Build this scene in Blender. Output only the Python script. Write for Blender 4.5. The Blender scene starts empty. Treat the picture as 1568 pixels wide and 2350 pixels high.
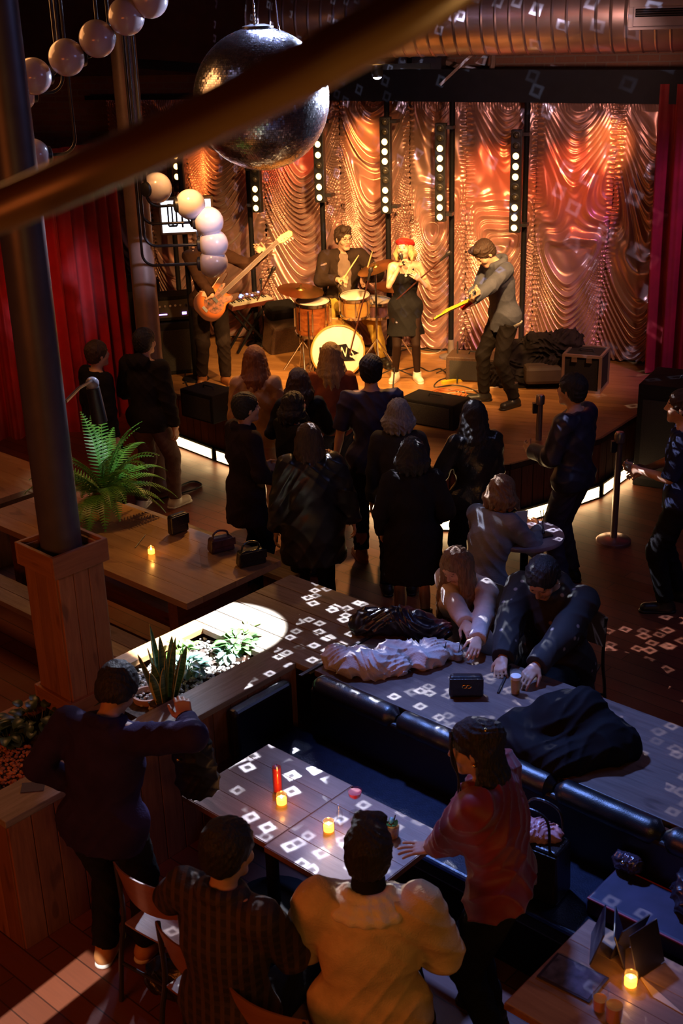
import bpy, math, random
import numpy as np
from mathutils import Vector, Matrix, Euler
random.seed(7); RNG=np.random.default_rng(11)
SC=bpy.context.scene; COL=SC.collection
pi=math.pi
# ---------------------------------------------------------------- camera model (also used to survey the room)
F_PX=2784.; TH=math.radians(22); CAMH=4.4; ROLL=-0.03
def _ray(px,py):
    x=(px-784.)/F_PX; y=(py-1175.)/F_PX
    c,s=math.cos(ROLL),math.sin(ROLL)
    xr=c*x+s*y; yr=-s*x+c*y
    return (xr, math.cos(TH)-yr*math.sin(TH), -math.sin(TH)-yr*math.cos(TH))
def P(px,py,z):
    d=_ray(px,py); t=(z-CAMH)/d[2]; return np.array((t*d[0],t*d[1],z))
def D(px,py,Y):
    d=_ray(px,py); t=Y/d[1]; return np.array((t*d[0],Y,CAMH+t*d[2]))
# ---------------------------------------------------------------- materials
def _nt(name):
    m=bpy.data.materials.new(name); m.use_nodes=True
    nt=m.node_tree; b=nt.nodes['Principled BSDF']; return m,nt,b
def _lnk(nt,a,b): nt.links.new(a,b)
def rgb(c): return (c[0],c[1],c[2],1)
def ramp(nt,fac,stops):
    r=nt.nodes.new('ShaderNodeValToRGB'); e=r.color_ramp.elements
    while len(e)<len(stops): e.new(.5)
    for i,(p,c) in enumerate(stops): e[i].position=p; e[i].color=rgb(c)
    _lnk(nt,fac,r.inputs[0]); return r.outputs[0]
def noise(nt,vec,scale,detail=3,rough=.55,dist=0):
    n=nt.nodes.new('ShaderNodeTexNoise'); n.inputs['Scale'].default_value=scale; n.inputs['Detail'].default_value=detail
    n.inputs['Roughness'].default_value=rough; n.inputs['Distortion'].default_value=dist
    if vec is not None: _lnk(nt,vec,n.inputs['Vector'])
    return n.outputs['Fac']
def mapping(nt,vec,sc,rot=(0,0,0)):
    m=nt.nodes.new('ShaderNodeMapping'); m.inputs['Scale'].default_value=sc; m.inputs['Rotation'].default_value=rot
    _lnk(nt,vec,m.inputs['Vector']); return m.outputs[0]
def objco(nt): return nt.nodes.new('ShaderNodeTexCoord').outputs['Object']
def attr(nt,n):
    a=nt.nodes.new('ShaderNodeAttribute'); a.attribute_name=n; return a.outputs['Vector']
def bump(nt,b,h,strength=.3,dist=.01):
    n=nt.nodes.new('ShaderNodeBump'); n.inputs['Strength'].default_value=strength; n.inputs['Distance'].default_value=dist
    _lnk(nt,h,n.inputs['Height']); _lnk(nt,n.outputs[0],b.inputs['Normal'])
def math2(nt,op,a,b=None):
    n=nt.nodes.new('ShaderNodeMath'); n.operation=op
    for i,v in enumerate((a,b)):
        if v is None: continue
        if isinstance(v,(int,float)): n.inputs[i].default_value=v
        else: _lnk(nt,v,n.inputs[i])
    return n.outputs[0]
def mixc(nt,fac,a,b,mode='MIX'):
    n=nt.nodes.new('ShaderNodeMix'); n.data_type='RGBA'; n.blend_type=mode
    if isinstance(fac,(int,float)): n.inputs[0].default_value=fac
    else: _lnk(nt,fac,n.inputs[0])
    for i,v in ((6,a),(7,b)):
        if isinstance(v,tuple): n.inputs[i].default_value=rgb(v)
        else: _lnk(nt,v,n.inputs[i])
    return n.outputs[2]
_MC={}
def M(name,col=(.5,.5,.5),rough=.5,metal=0,var=.12,scale=8,bmp=0,bscale=60,**kw):
    if name in _MC: return _MC[name]
    m,nt,b=_nt(name)
    if var>0:
        v=objco(nt); f=noise(nt,v,scale)
        d=tuple(max(0,c*(1-var*1.6)) for c in col); l=tuple(min(1,c*(1+var*1.6)) for c in col)
        _lnk(nt,ramp(nt,f,[(.3,d),(.7,l)]),b.inputs['Base Color'])
        if bmp: bump(nt,b,noise(nt,v,bscale,2),bmp)
    else: b.inputs['Base Color'].default_value=rgb(col)
    b.inputs['Roughness'].default_value=rough; b.inputs['Metallic'].default_value=metal
    for k,v in kw.items(): b.inputs[k.replace('_',' ')].default_value=v
    _MC[name]=m; return m
def wood(name,c1,c2,rough=.5,rings=1.0,coat=0,gap=.5):
    if name in _MC: return _MC[name]
    m,nt,b=_nt(name); v=attr(nt,'gc')
    g=noise(nt,mapping(nt,v,(1.2*rings,14*rings,14*rings)),3,6,.6,.6)
    w=noise(nt,mapping(nt,v,(2,60,60)),4,3,.6)
    isl=nt.nodes.new('ShaderNodeNewGeometry').outputs['Random Per Island']
    c=ramp(nt,g,[(.25,c1),(.75,c2)])
    c=mixc(nt,math2(nt,'MULTIPLY',isl,.45),c,tuple(x*.45 for x in c1))
    kn=noise(nt,mapping(nt,v,(3,9,9)),1.3,1)
    kk=ramp(nt,kn,[(.66,(0,0,0)),(.74,(1,1,1))])
    c=mixc(nt,math2(nt,'MULTIPLY',kk,.55),c,tuple(x*.3 for x in c1))
    _lnk(nt,c,b.inputs['Base Color']); b.inputs['Roughness'].default_value=rough
    b.inputs['Coat Weight'].default_value=coat; b.inputs['Coat Roughness'].default_value=.15
    bump(nt,b,w,.25,.004); _MC[name]=m; return m
def emit(name,col,s):
    if name in _MC: return _MC[name]
    m,nt,b=_nt(name); b.inputs['Base Color'].default_value=rgb(col); b.inputs['Emission Color'].default_value=rgb(col); b.inputs['Emission Strength'].default_value=s
    _MC[name]=m; return m
def glass(name,col=(1,1,1),rough=.02,ior=1.45):
    """thin clear glass: mostly see-through, mirror-like at grazing angles"""
    if name in _MC: return _MC[name]
    m=bpy.data.materials.new(name); m.use_nodes=True; nt=m.node_tree; nt.nodes.remove(nt.nodes['Principled BSDF']); out=nt.nodes['Material Output']
    t=nt.nodes.new('ShaderNodeBsdfTransparent'); t.inputs[0].default_value=rgb(tuple(.97*c for c in col)); g=nt.nodes.new('ShaderNodeBsdfGlossy'); g.inputs['Roughness'].default_value=max(rough,.03)
    f=nt.nodes.new('ShaderNodeLayerWeight'); f.inputs[0].default_value=.5; mx=nt.nodes.new('ShaderNodeMixShader'); _lnk(nt,math2(nt,'ADD',math2(nt,'MULTIPLY',math2(nt,'POWER',f.outputs['Facing'],4),.45),.05),mx.inputs[0]); _lnk(nt,t.outputs[0],mx.inputs[1]); _lnk(nt,g.outputs[0],mx.inputs[2]); _lnk(nt,mx.outputs[0],out.inputs['Surface'])
    _MC[name]=m; return m
def strands(name,c1,c2,rough=.6,axis=2):
    if name in _MC: return _MC[name]
    m,nt,b=_nt(name); v=objco(nt); s=[55,55,55]; s[axis]=4
    g=noise(nt,mapping(nt,v,tuple(s)),1.6,4,.6,.5)
    _lnk(nt,ramp(nt,g,[(.3,c1),(.7,c2)]),b.inputs['Base Color']); b.inputs['Roughness'].default_value=rough
    bump(nt,b,g,.9,.012); _MC[name]=m; return m
def plaid(name,base,l1,l2,sc=12,rough=.85):
    if name in _MC: return _MC[name]
    m,nt,b=_nt(name); v=objco(nt); sep=nt.nodes.new('ShaderNodeSeparateXYZ'); _lnk(nt,v,sep.inputs[0])
    def stripe(o,w):
        f=math2(nt,'FRACT',math2(nt,'MULTIPLY',o,sc)); return math2(nt,'LESS_THAN',f,w)
    xy=math2(nt,'ADD',sep.outputs[0],math2(nt,'MULTIPLY',sep.outputs[1],.6))
    c=mixc(nt,math2(nt,'MULTIPLY',stripe(xy,.42),.6),base,l1)
    c=mixc(nt,math2(nt,'MULTIPLY',stripe(sep.outputs[2],.42),.5),c,l2)
    _lnk(nt,c,b.inputs['Base Color']); b.inputs['Roughness'].default_value=rough
    bump(nt,b,noise(nt,v,90,2),.3); _MC[name]=m; return m
# ---------------------------------------------------------------- mesh builder
def basis(d):
    d=np.asarray(d,float); d=d/np.linalg.norm(d)
    a=np.array([0,0,1.]) if abs(d[2])<.9 else np.array([1.,0,0])
    u=np.cross(a,d); u/=np.linalg.norm(u); return u,np.cross(d,u),d
class MB:
    def __init__(s): s.v=[];s.f=[];s.m=[];s.gc=[];s.n=0;s.cur=0
    def add(s,v,f,gc=None):
        v=np.asarray(v,float).reshape(-1,3)
        if gc is None: gc=v
        s.v.append(v); s.gc.append(np.asarray(gc,float)); s.f+= [tuple(i+s.n for i in q) for q in f]; s.m+=[s.cur]*len(f); s.n+=len(v); return s
    def box(s,c,size,rz=0,R=None,taper=1.0):
        x,y,z=[q/2 for q in size]; c=np.asarray(c,float)
        v=np.array([(-x,-y,-z),(x,-y,-z),(x,y,-z),(-x,y,-z),(-x*taper,-y*taper,z),(x*taper,-y*taper,z),(x*taper,y*taper,z),(-x*taper,y*taper,z)])
        order=np.argsort([-q for q in size]); gc=v[:,order]+RNG.uniform(-50,50,3)
        if R is None: R=Matrix.Rotation(rz,3,'Z')
        v=v@np.array(R).T+c
        return s.add(v,[(0,3,2,1),(4,5,6,7),(0,1,5,4),(1,2,6,5),(2,3,7,6),(3,0,4,7)],gc)
    def prism(s,poly,z0,z1):
        n=len(poly); v=[(p[0],p[1],z0) for p in poly]+[(p[0],p[1],z1) for p in poly]
        return s.add(v,[tuple(range(n))[::-1],tuple(range(n,2*n))]+[(i,(i+1)%n,n+(i+1)%n,n+i) for i in range(n)])
    def beam(s,a,b,w,h,up=(0,0,1)):
        a=np.asarray(a,float);b=np.asarray(b,float);d=b-a;L=np.linalg.norm(d);d=d/L
        up=np.asarray(up,float); x=np.cross(d,up)
        if np.linalg.norm(x)<1e-4: x=np.cross(d,(1,0,0))
        x/=np.linalg.norm(x); z=np.cross(x,d)
        R=np.stack([d,x*-1,z],1); return s.box((a+b)/2,(L,w,h),R=R)
    def tube(s,path,r,n=10,cap=True,closed=False):
        p=np.asarray(path,float); K=len(p); r=np.broadcast_to(np.asarray(r,float),(K,))
        t=np.zeros_like(p); t[1:-1]=p[2:]-p[:-2]; t[0]=p[1]-p[0]; t[-1]=p[-1]-p[-2]
        if closed: t[0]=p[1]-p[-1]; t[-1]=p[0]-p[-2]
        t/=np.linalg.norm(t,axis=1)[:,None]+1e-12
        u,w,_=basis(t[0]); V=[];G=[];acc=0
        for i in range(K):
            u=u-t[i]*np.dot(u,t[i]); u/=np.linalg.norm(u)+1e-12; w=np.cross(t[i],u)
            if i: acc+=np.linalg.norm(p[i]-p[i-1])
            for j in range(n):
                a=2*pi*j/n; V.append(p[i]+r[i]*(math.cos(a)*u+math.sin(a)*w)); G.append((acc,r[i]*math.cos(a),r[i]*math.sin(a)))
        f=[]
        for i in range(K-(0 if closed else 1)):
            i2=(i+1)%K
            for j in range(n): f.append((i*n+j,i*n+(j+1)%n,i2*n+(j+1)%n,i2*n+j))
        if cap and not closed: f+= [tuple(range(n))[::-1],tuple((K-1)*n+j for j in range(n))]
        return s.add(V,f,np.array(G)+RNG.uniform(-9,9,3))
    def cyl(s,a,b,r,r2=None,n=16): return s.tube([a,b],[r,r if r2 is None else r2],n)
    def lathe(s,prof,c=(0,0,0),axis=(0,0,1),n=24,ang=2*pi):
        u,w,d=basis(axis); c=np.asarray(c,float); V=[];K=len(prof); full=ang>6.28; nn=n if full else n+1
        for (r,z) in prof:
            for j in range(nn):
                a=ang*j/n; V.append(c+d*z+max(r,1e-5)*(math.cos(a)*u+math.sin(a)*w))
        f=[]
        for i in range(K-1):
            for j in range(n):
                k=(j+1)%nn if full else j+1
                f.append((i*nn+j,i*nn+k,(i+1)*nn+k,(i+1)*nn+j))
        return s.add(V,f)
    def sphere(s,c,r,n=20,m=12,sc=(1,1,1),R=None):
        pr=[(math.sin(pi*i/m),-math.cos(pi*i/m)) for i in range(m+1)]
        t=MB().lathe(pr,n=n); v=np.concatenate(t.v)*r*np.asarray(sc)
        if R is not None: v=v@np.array(R).T
        return s.add(v+np.asarray(c,float),t.f)
    def disc(s,c,r,axis=(0,0,1),n=24): return s.lathe([(0,0),(r,0)],c,axis,n)
    def grid(s,fn,nu,nv):
        V=[fn(i/nu,j/nv) for j in range(nv+1) for i in range(nu+1)]
        return s.add(V,[(j*(nu+1)+i,j*(nu+1)+i+1,(j+1)*(nu+1)+i+1,(j+1)*(nu+1)+i) for j in range(nv) for i in range(nu)])
    def ext(s,poly,a,b,nrm=None):
        """extrude a 3-D polygon (list of points) from itself by vector b-a"""
        d=np.asarray(b,float)-np.asarray(a,float); p=np.asarray(poly,float); n=len(p)
        return s.add(np.concatenate([p,p+d]),[tuple(range(n))[::-1],tuple(range(n,2*n))]+[(i,(i+1)%n,n+(i+1)%n,n+i) for i in range(n)])
def mk_mesh(name,v,quads,mats,mi=None,smooth=True,gc=None):
    me=bpy.data.meshes.new(name); v=np.asarray(v,np.float32)
    if isinstance(quads,np.ndarray):
        nf=len(quads); me.vertices.add(len(v)); me.vertices.foreach_set('co',v.ravel())
        me.loops.add(nf*4); me.loops.foreach_set('vertex_index',quads.astype(np.int32).ravel())
        me.polygons.add(nf); me.polygons.foreach_set('loop_start',np.arange(0,nf*4,4,dtype=np.int32))
        try: me.polygons.foreach_set('loop_total',np.full(nf,4,np.int32))
        except Exception: pass
        me.update(calc_edges=True); me.validate()
    else: me.from_pydata([tuple(map(float,q)) for q in v],[],quads)
    for m in (mats if isinstance(mats,(list,tuple)) else [mats]): me.materials.append(m)
    if mi is not None and len(mi)==len(me.polygons): me.polygons.foreach_set('material_index',np.asarray(mi,np.int32))
    if smooth: me.polygons.foreach_set('use_smooth',np.ones(len(me.polygons),bool))
    if gc is not None:
        a=me.attributes.new('gc','FLOAT_VECTOR','POINT'); a.data.foreach_set('vector',np.asarray(gc,np.float32).ravel())
    me.update(); return me
def tag(o,label=None,cat=None,group=None,kind=None):
    for k,v in (('label',label),('category',cat),('group',group),('kind',kind)):
        if v: o[k]=v
    return o
def link(o,parent=None):
    COL.objects.link(o)
    if parent is not None: o.parent=parent
    return o
def wm(o):
    m=o.matrix_basis.copy()
    return (wm(o.parent)@m) if o.parent else m
def ob(name,mb,mat,parent=None,smooth=False,world=False,bevel=0,loc=None,rz=0,auto=None,seg=2):
    """one mesh object from a builder; world=True: coordinates are world ones and are moved into the parent's frame"""
    v=np.concatenate(mb.v); gc=np.concatenate(mb.gc)
    if world and parent is not None:
        Mi=np.array(wm(parent).inverted()); v=v@Mi[:3,:3].T+Mi[:3,3]
    me=mk_mesh(name,v,mb.f,mat,mb.m,smooth,gc); o=link(bpy.data.objects.new(name,me),parent)
    if loc is not None: o.location=loc
    o.rotation_euler=(0,0,rz)
    if auto: me.set_sharp_from_angle(angle=math.radians(auto))
    if bevel:
        b=o.modifiers.new('b','BEVEL'); b.width=bevel; b.segments=seg; b.limit_method='ANGLE'; b.angle_limit=math.radians(40)
    return o
def sm(name,mb,mat,parent=None,**k): return ob(name,mb,mat,parent,smooth=True,auto=k.pop('auto',40),**k)
def thing(name,label,cat,loc=(0,0,0),rz=0,group=None,rot=None,parent=None):
    o=link(bpy.data.objects.new(name,None),parent); o.location=loc; o.rotation_euler=rot if rot else (0,0,rz); o.empty_display_size=.1
    return tag(o,label,cat,group)
def dup(o,loc=None,rz=None,label=None,parent=None):
    c=o.copy(); COL.objects.link(c)
    if parent: c.parent=parent
    if loc is not None: c.location=loc
    if rz is not None: c.rotation_euler=(0,0,rz)
    if label: c['label']=label
    for ch in [q for q in bpy.data.objects if q.parent==o]: dup(ch,parent=c)
    return c
def bez(pts,n=12):
    """Catmull-Rom through the points"""
    p=[np.asarray(q,float) for q in pts]; p=[2*p[0]-p[1]]+p+[2*p[-1]-p[-2]]; out=[]
    for i in range(1,len(p)-2):
        for t in np.linspace(0,1,n,endpoint=False):
            a,b,c,d=p[i-1:i+3]; out.append(.5*((2*b)+(c-a)*t+(2*a-5*b+4*c-d)*t*t+(3*b-a-3*c+d)*t**3))
    out.append(p[-2]); return out
# ---------------------------------------------------------------- soft bodies: smooth unions of tapered limbs, meshed by surface nets
def V3(*a): return np.array(a,float)
def nrm(v): v=np.asarray(v,float); return v/(np.linalg.norm(v)+1e-12)
def cap(a,b,ra,rb=None,k=.02,n=None,q=1.,cut=False,op='+',cuta=False,m=0):
    return dict(t='c',a=np.asarray(a,float),b=np.asarray(b,float),ra=ra,rb=ra if rb is None else rb,k=k,n=None if n is None else nrm(n),q=q,cut=cut,cuta=cuta,op=op)
def ell(c,r,R=None,k=.02,op='+'): return dict(t='e',c=np.asarray(c,float),r=np.asarray(r,float)*np.ones(3),R=np.eye(3) if R is None else np.asarray(R,float),k=k,op=op)
def pln(p,n,k=.006): return dict(t='p',p=np.asarray(p,float),n=nrm(n),k=k,op='&')
def pdist(pr,X):
    if pr['t']=='c':
        a,b=pr['a'],pr['b']; ab=b-a; L2=ab@ab+1e-12; pa=X-a
        t=np.clip((pa@ab)/L2,0,1); w=pa-t[...,None]*ab
        if pr['n'] is not None and pr['q']!=1:
            nn=pr['n']; w=w+((w@nn)*(1/pr['q']-1))[...,None]*nn
        d=np.sqrt((w*w).sum(-1))-(pr['ra']+(pr['rb']-pr['ra'])*t)
        L=math.sqrt(L2)
        if pr['cut']: d=np.maximum(d,(pa@ab)/L-L)
        if pr['cuta']: d=np.maximum(d,-(pa@ab)/L)
        return d
    p=(X-pr['c'])@pr['R']; r=pr['r']
    k0=np.sqrt(((p/r)**2).sum(-1)); k1=np.sqrt(((p/r**2)**2).sum(-1))+1e-9
    return k0*(k0-1)/k1
def pbox(pr):
    if pr['t']=='c':
        r=max(pr['ra'],pr['rb'])*max(1,pr['q']); return np.minimum(pr['a'],pr['b'])-r,np.maximum(pr['a'],pr['b'])+r
    e=np.sqrt(((pr['R']*pr['r'])**2).sum(1)); return pr['c']-e,pr['c']+e
_E=[(0,1),(2,3),(4,5),(6,7),(0,2),(1,3),(4,6),(5,7),(0,4),(1,5),(2,6),(3,7)]
_C=np.array([(i&1,(i>>1)&1,(i>>2)&1) for i in range(8)])
def snets(Fd,o,h):
    s=Fd<0; cnt=np.zeros(tuple(np.array(Fd.shape)-1),np.int8)
    sl=lambda c:tuple(slice(c[i],Fd.shape[i]-1+c[i]) for i in range(3))
    for c in _C: cnt+=s[sl(c)]
    cells=np.argwhere((cnt>0)&(cnt<8)); idx=np.full(cnt.shape,-1,np.int64); idx[tuple(cells.T)]=np.arange(len(cells))
    vals=np.stack([Fd[tuple((cells+c).T)] for c in _C],1); acc=np.zeros((len(cells),3)); num=np.zeros(len(cells))
    for a,b in _E:
        fa,fb=vals[:,a],vals[:,b]; mk=(fa<0)!=(fb<0); t=np.where(mk,fa/np.where(mk,fa-fb,1),0)
        acc+=np.where(mk[:,None],_C[a]+(_C[b]-_C[a])*t[:,None],0); num+=mk
    V=o+h*(cells+acc/num[:,None]); Q=[]
    for ax in range(3):
        b,c=[(1,2),(2,0),(0,1)][ax]
        s0=[slice(None)]*3; s1=[slice(None)]*3; s0[ax]=slice(0,-1); s1[ax]=slice(1,None)
        A,B=s[tuple(s0)],s[tuple(s1)]
        e=np.argwhere(A!=B); e=e[(e[:,b]>0)&(e[:,c]>0)&(e[:,b]<Fd.shape[b]-1)&(e[:,c]<Fd.shape[c]-1)]
        flip=A[tuple(e.T)]
        def ci(db,dc):
            q=e.copy(); q[:,b]-=db; q[:,c]-=dc; return idx[tuple(q.T)]
        q=np.stack([ci(1,1),ci(0,1),ci(0,0),ci(1,0)],1); q=np.where(flip[:,None],q,q[:,::-1]); Q.append(q)
    return V,np.concatenate(Q)
def fold(X,amp,f=1.,seed=0):
    x,y,z=X[...,0]*f,X[...,1]*f,X[...,2]*f; s=seed*1.7
    a=np.sin(21*z+8*x*math.cos(s)+3*np.sin(6*x+4*y+s)+1.5*np.sin(11*y-5*z)); b=np.sin(27*(.62*x+.8*z)+3.5*np.sin(7*y+3*z+s)+2*np.sin(9*x)); c=np.sin(30*(-.7*x+.45*y+.6*z)+3*np.sin(8*x-4*z+s))
    m=.5+.5*np.sin(6*x+5*z+7*y+2*s)
    return amp*1.25*((1-np.abs(a))**1.6*.55*(.4+.6*m)+(1-np.abs(b))**1.6*m*.6+(1-np.abs(c))**1.6*(1-m)*.6)
def soft(prims,h,amp=0,ff=1.,seed=0,smooth=0):
    add=[p for p in prims if p['op']=='+']; bb=[pbox(p) for p in add]
    lo=np.min([b[0] for b in bb],0)-4*h-amp*1.5; hi=np.max([b[1] for b in bb],0)+4*h+amp*1.5
    N=np.ceil((hi-lo)/h).astype(int)+1; Fd=np.full(tuple(N),9.,np.float32)
    ax=[lo[i]+h*np.arange(N[i]) for i in range(3)]
    def sub(l,u):
        i0=np.clip(np.floor((l-lo)/h).astype(int),0,N-1); i1=np.clip(np.ceil((u-lo)/h).astype(int)+1,1,N)
        s=tuple(slice(a,b) for a,b in zip(i0,i1)); g=np.stack(np.meshgrid(*[ax[i][s[i]] for i in range(3)],indexing='ij'),-1); return s,g
    for p in prims:
        if p['op']=='&':
            s,g=sub(lo,hi); d=(g-p['p'])@p['n']; f=Fd[s]; k=p['k']
            t=np.clip(.5-.5*(f-d)/k,0,1); Fd[s]=f*(1-t)+d*t+k*t*(1-t); continue
        l,u=pbox(p); pad=p['k']+3*h+amp; s,g=sub(l-pad,u+pad); d=pdist(p,g); f=Fd[s]; k=p['k']
        if p['op']=='+':
            t=np.clip(.5+.5*(f-d)/k,0,1); Fd[s]=f*(1-t)+d*t-k*t*(1-t)
        else:
            d=-d; t=np.clip(.5-.5*(f-d)/k,0,1); Fd[s]=f*(1-t)+d*t+k*t*(1-t)
    if amp:
        s,g=sub(lo,hi); near=np.abs(Fd)<amp*4+h*3
        Fd[near]-=fold(g[near],amp,ff,seed)
    Fd[[0,-1]]=9;Fd[:,[0,-1]]=9;Fd[:,:,[0,-1]]=9
    return snets(Fd,lo,h)
def softob(name,prims,h,mats,parent,amp=0,ff=1.,seed=0,paint=None):
    v,q=soft(prims,h,amp,ff,seed); mi=None
    if paint:
        c=v[q].mean(1); mi=np.zeros(len(q),np.int32)
        for (idx,pr,tol) in paint: mi[pdist(pr,c)<tol]=idx
    me=mk_mesh(name,v,q,mats,mi,True)
    return link(bpy.data.objects.new(name,me),parent)
def ik(a,t,l1,l2,pole):
    a=np.asarray(a,float);t=np.asarray(t,float);d=t-a;L=np.linalg.norm(d);m=(l1+l2)*.998
    if L>m: t=a+d/L*m; L=m; d=t-a
    L=max(L,abs(l1-l2)+.02); u=d/np.linalg.norm(d); x=(l1*l1-l2*l2+L*L)/(2*L); y=math.sqrt(max(l1*l1-x*x,0))
    p=np.asarray(pole,float); p=p-u*(p@u)
    if np.linalg.norm(p)<1e-5: p=basis(u)[0]
    return a+u*x+nrm(p)*y, a+u*L
def rotm(axis,ang): return np.array(Matrix.Rotation(ang,3,Vector(axis)))
SKIN=lambda:M('skin',(.62,.36,.24),.5,var=.06,scale=14,Subsurface_Weight=.12,Subsurface_Radius=(.02,.008,.004))
def hand(pr,w,d,pn,side,s,curl=.35,spread=.06,thumb=.5):
    """palm, four bent fingers of unequal length and a thumb from the palm's side. d: wrist->fingers, pn: palm normal, side: towards thumb"""
    d=nrm(d); pn=nrm(np.asarray(pn)-d*np.dot(pn,d)); x=np.cross(d,pn)*1.0
    if np.dot(x,side)<0: x=-x
    kn=w+d*.088*s
    pr+= [cap(w,w+d*.03*s,.026*s,.03*s,.012,pn,.7)]
    for j in range(4):
        o=(1.5-j)*.0195*s; b=kn+x*o+d*(.004,.008,.005,-.004)[j]*s
        pr.append(cap(w+d*.022*s+x*o*.7,b,.0145*s,.0115*s,.009,pn,.9))
        L=np.array([.040,.046,.042,.033])[j]*s; dd=d+x*(1.5-j)*spread; c=curl*(1+.08*j); r=.0092*s
        for q in range(3):
            dd=nrm(rotm(np.cross(dd,pn),c*(.9 if q==0 else 1.15))@dd) if c else nrm(dd)
            e=b+dd*L*(1,.7,.55)[q]; pr.append(cap(b,e,r,r*.92,.003)); b=e; r*=.92
    tb=w+d*.022*s+x*.026*s; td=nrm(x*.75+d*.62+pn*.25); e=tb+td*.036*s
    pr.append(cap(tb,e,.0165*s,.0115*s,.01)); td=nrm(td*.6+d*.5+pn*thumb-x*.15); e2=e+td*.03*s
    pr.append(cap(e,e2,.0108*s,.0095*s,.004)); td=nrm(td+pn*.3*thumb+d*.2); pr.append(cap(e2,e2+td*.024*s,.0095*s,.0085*s,.003))
def person(label,pos,yaw,h=1.75,res=.008,pel=None,lean=(0,.02,1),twist=0,head=(0,0,0),neck=None,hands=None,poles=None,feet=None,kpole=None,toes=None,
           build=1.,skin=None,hair=None,top=None,bottom=None,shoes=None,dress=None,female=False,hpose=None,group=None,lip=None,beard=None,extra=None,legsout=None,fgroup=None):
    """local frame: x = the person's left is -x, right is +x ; +y is where they face; z up. All lengths for 1.75 m, scaled by h"""
    s=h/1.75; root=thing('person',label,'person',pos,yaw,group)
    S=lambda v: np.asarray(v,float)*s
    pel=S((0,0,.93) if pel is None else pel); u=nrm(lean); cx=rotm((0,0,1),twist)@V3(1,0,0); cx=nrm(cx-u*(cx@u)); fw=np.cross(u,cx); px=V3(1,0,0); pf=V3(0,1,0)
    sw=(.165 if female else .19)*build**.5; b=build
    chest=pel+u*.33*s; nb=pel+u*.535*s; sh=[pel+u*.485*s+cx*sd*sw*s for sd in (-1,1)]
    nd=nrm(u*.9+fw*.28 if neck is None else neck); hb=nb+nd*.075*s
    hy,hp,hr=head; Rh=np.stack([cx,fw,u],1)@np.array(Euler((hp,hr,hy),'XYZ').to_matrix()); hx,hf,hu=Rh.T
    hc=hb+hu*.085*s+hf*.018*s; hs=s*(.97 if female else 1.)
    H=lambda x,y,z: hc+hs*(hx*x+hf*y+hu*z)
    hands=hands or [(-.24,.02,.80),(.24,.02,.80)]; poles=poles or [(-.5,-.8,-.2),(.5,-.8,-.2)]
    hip=[pel+px*sd*.095*s-V3(0,0,.03)*s for sd in (-1,1)]
    feet=feet or [(-.11,0,0),(.11,.03,0)]; kpole=kpole or [(0,1,0),(0,1,0)]; toes=toes or [(-.25,1,0),(.25,1,0)]
    arms=[];legs=[]
    for i in (0,1):
        e,w=ik(sh[i],S(hands[i]),.29*s,.265*s,poles[i]); arms.append((e,w))
        k,a=ik(hip[i],S(feet[i])+V3(0,0,.085)*s,.435*s,.42*s,kpole[i]); legs.append((k,a))
    bd=[]; lf=.88 if female else 1.; b0_=b
    bd+= [cap(hip[0]+V3(0,0,.03),hip[1]+V3(0,0,.03),.105*s*b,None,.03,pf,.88),cap(pel+u*.04*s,chest,.118*s*b,.142*s*b,.04,fw,.74),
          cap(chest,chest+u*.1*s,.15*s*b,.125*s,.05,fw,.7),cap(sh[0]*.86+sh[1]*.14,sh[1]*.86+sh[0]*.14,.062*s,None,.05,fw,.95),cap(nb-u*.05*s,hb+hu*.03*s,.056*s,.05*s,.03)]
    if female: bd+=[ell(chest+fw*.1*s+cx*sd*.07*s+u*.03*s,.062*s,None,.03) for sd in (-1,1)]
    face=[ell(H(0,-.012,.036),np.array([.076,.096,.084])*hs,Rh,.02),ell(H(0,.026,-.028),np.array([.06,.068,.088])*hs,Rh,.03),cap(H(-.014,.074,-.092),H(.014,.074,-.092),.02*hs,None,.03),
          cap(H(-.03,.078,.042),H(.03,.078,.042),.014*hs,None,.02),cap(H(0,.09,.028),H(0,.111,-.014),.0075*hs,.0125*hs,.012),cap(H(-.012,.1,-.018),H(.012,.1,-.018),.0085*hs,None,.008)]
    face+=[ell(H(sd*.042,.062,-.02),.026*hs,None,.02) for sd in (-1,1)]
    face+=[dict(ell(H(sd*.031,.097,.02),.0165*hs,None,.012),op='-') for sd in (-1,1)]
    face+=[ell(H(sd*.031,.0795,.019),.0125*hs,None,.003) for sd in (-1,1)]
    face+=[cap(H(-.02,.086,-.052),H(.02,.086,-.052),.0085*hs,None,.006),cap(H(-.016,.085,-.064),H(.016,.085,-.064),.0095*hs,None,.006)]
    face+=[ell(H(sd*.078,-.008,-.004),np.array([.012,.02,.032])*hs,Rh@rotm((0,0,1),sd*-.35),.008) for sd in (-1,1)]
    bd+=face
    hpose=hpose or [{},{}]
    for i,sd in ((0,-1),(1,1)):
        e,w=arms[i]; k,a=legs[i]
        bd+=[cap(sh[i],e,.05*s*b*lf,.037*s*b*lf,.03),cap(e,e*.68+w*.32,.036*s*b*lf,.037*s*b*lf,.006),cap(e*.68+w*.32,w,.037*s*b*lf,.0262*s*lf,.006)]
        hp_=dict(hpose[i] or {}); hd=nrm(hp_.pop('d',w-e)); pn=hp_.pop('pn',-sd*V3(1,0,0)); sdv=hp_.pop('side',(0,1,0)); hand(bd,w,hd,pn,sdv,s,**hp_)
        bd+=[cap(hip[i],k,.086*s*b,.053*s*lf,.03),cap(k,k*.68+a*.32+V3(0,-.012,0)*s,.051*s*lf,.053*s*lf,.006),cap(k*.68+a*.32+V3(0,-.012,0)*s,a,.053*s*lf,.034*s*lf,.006)]
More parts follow.
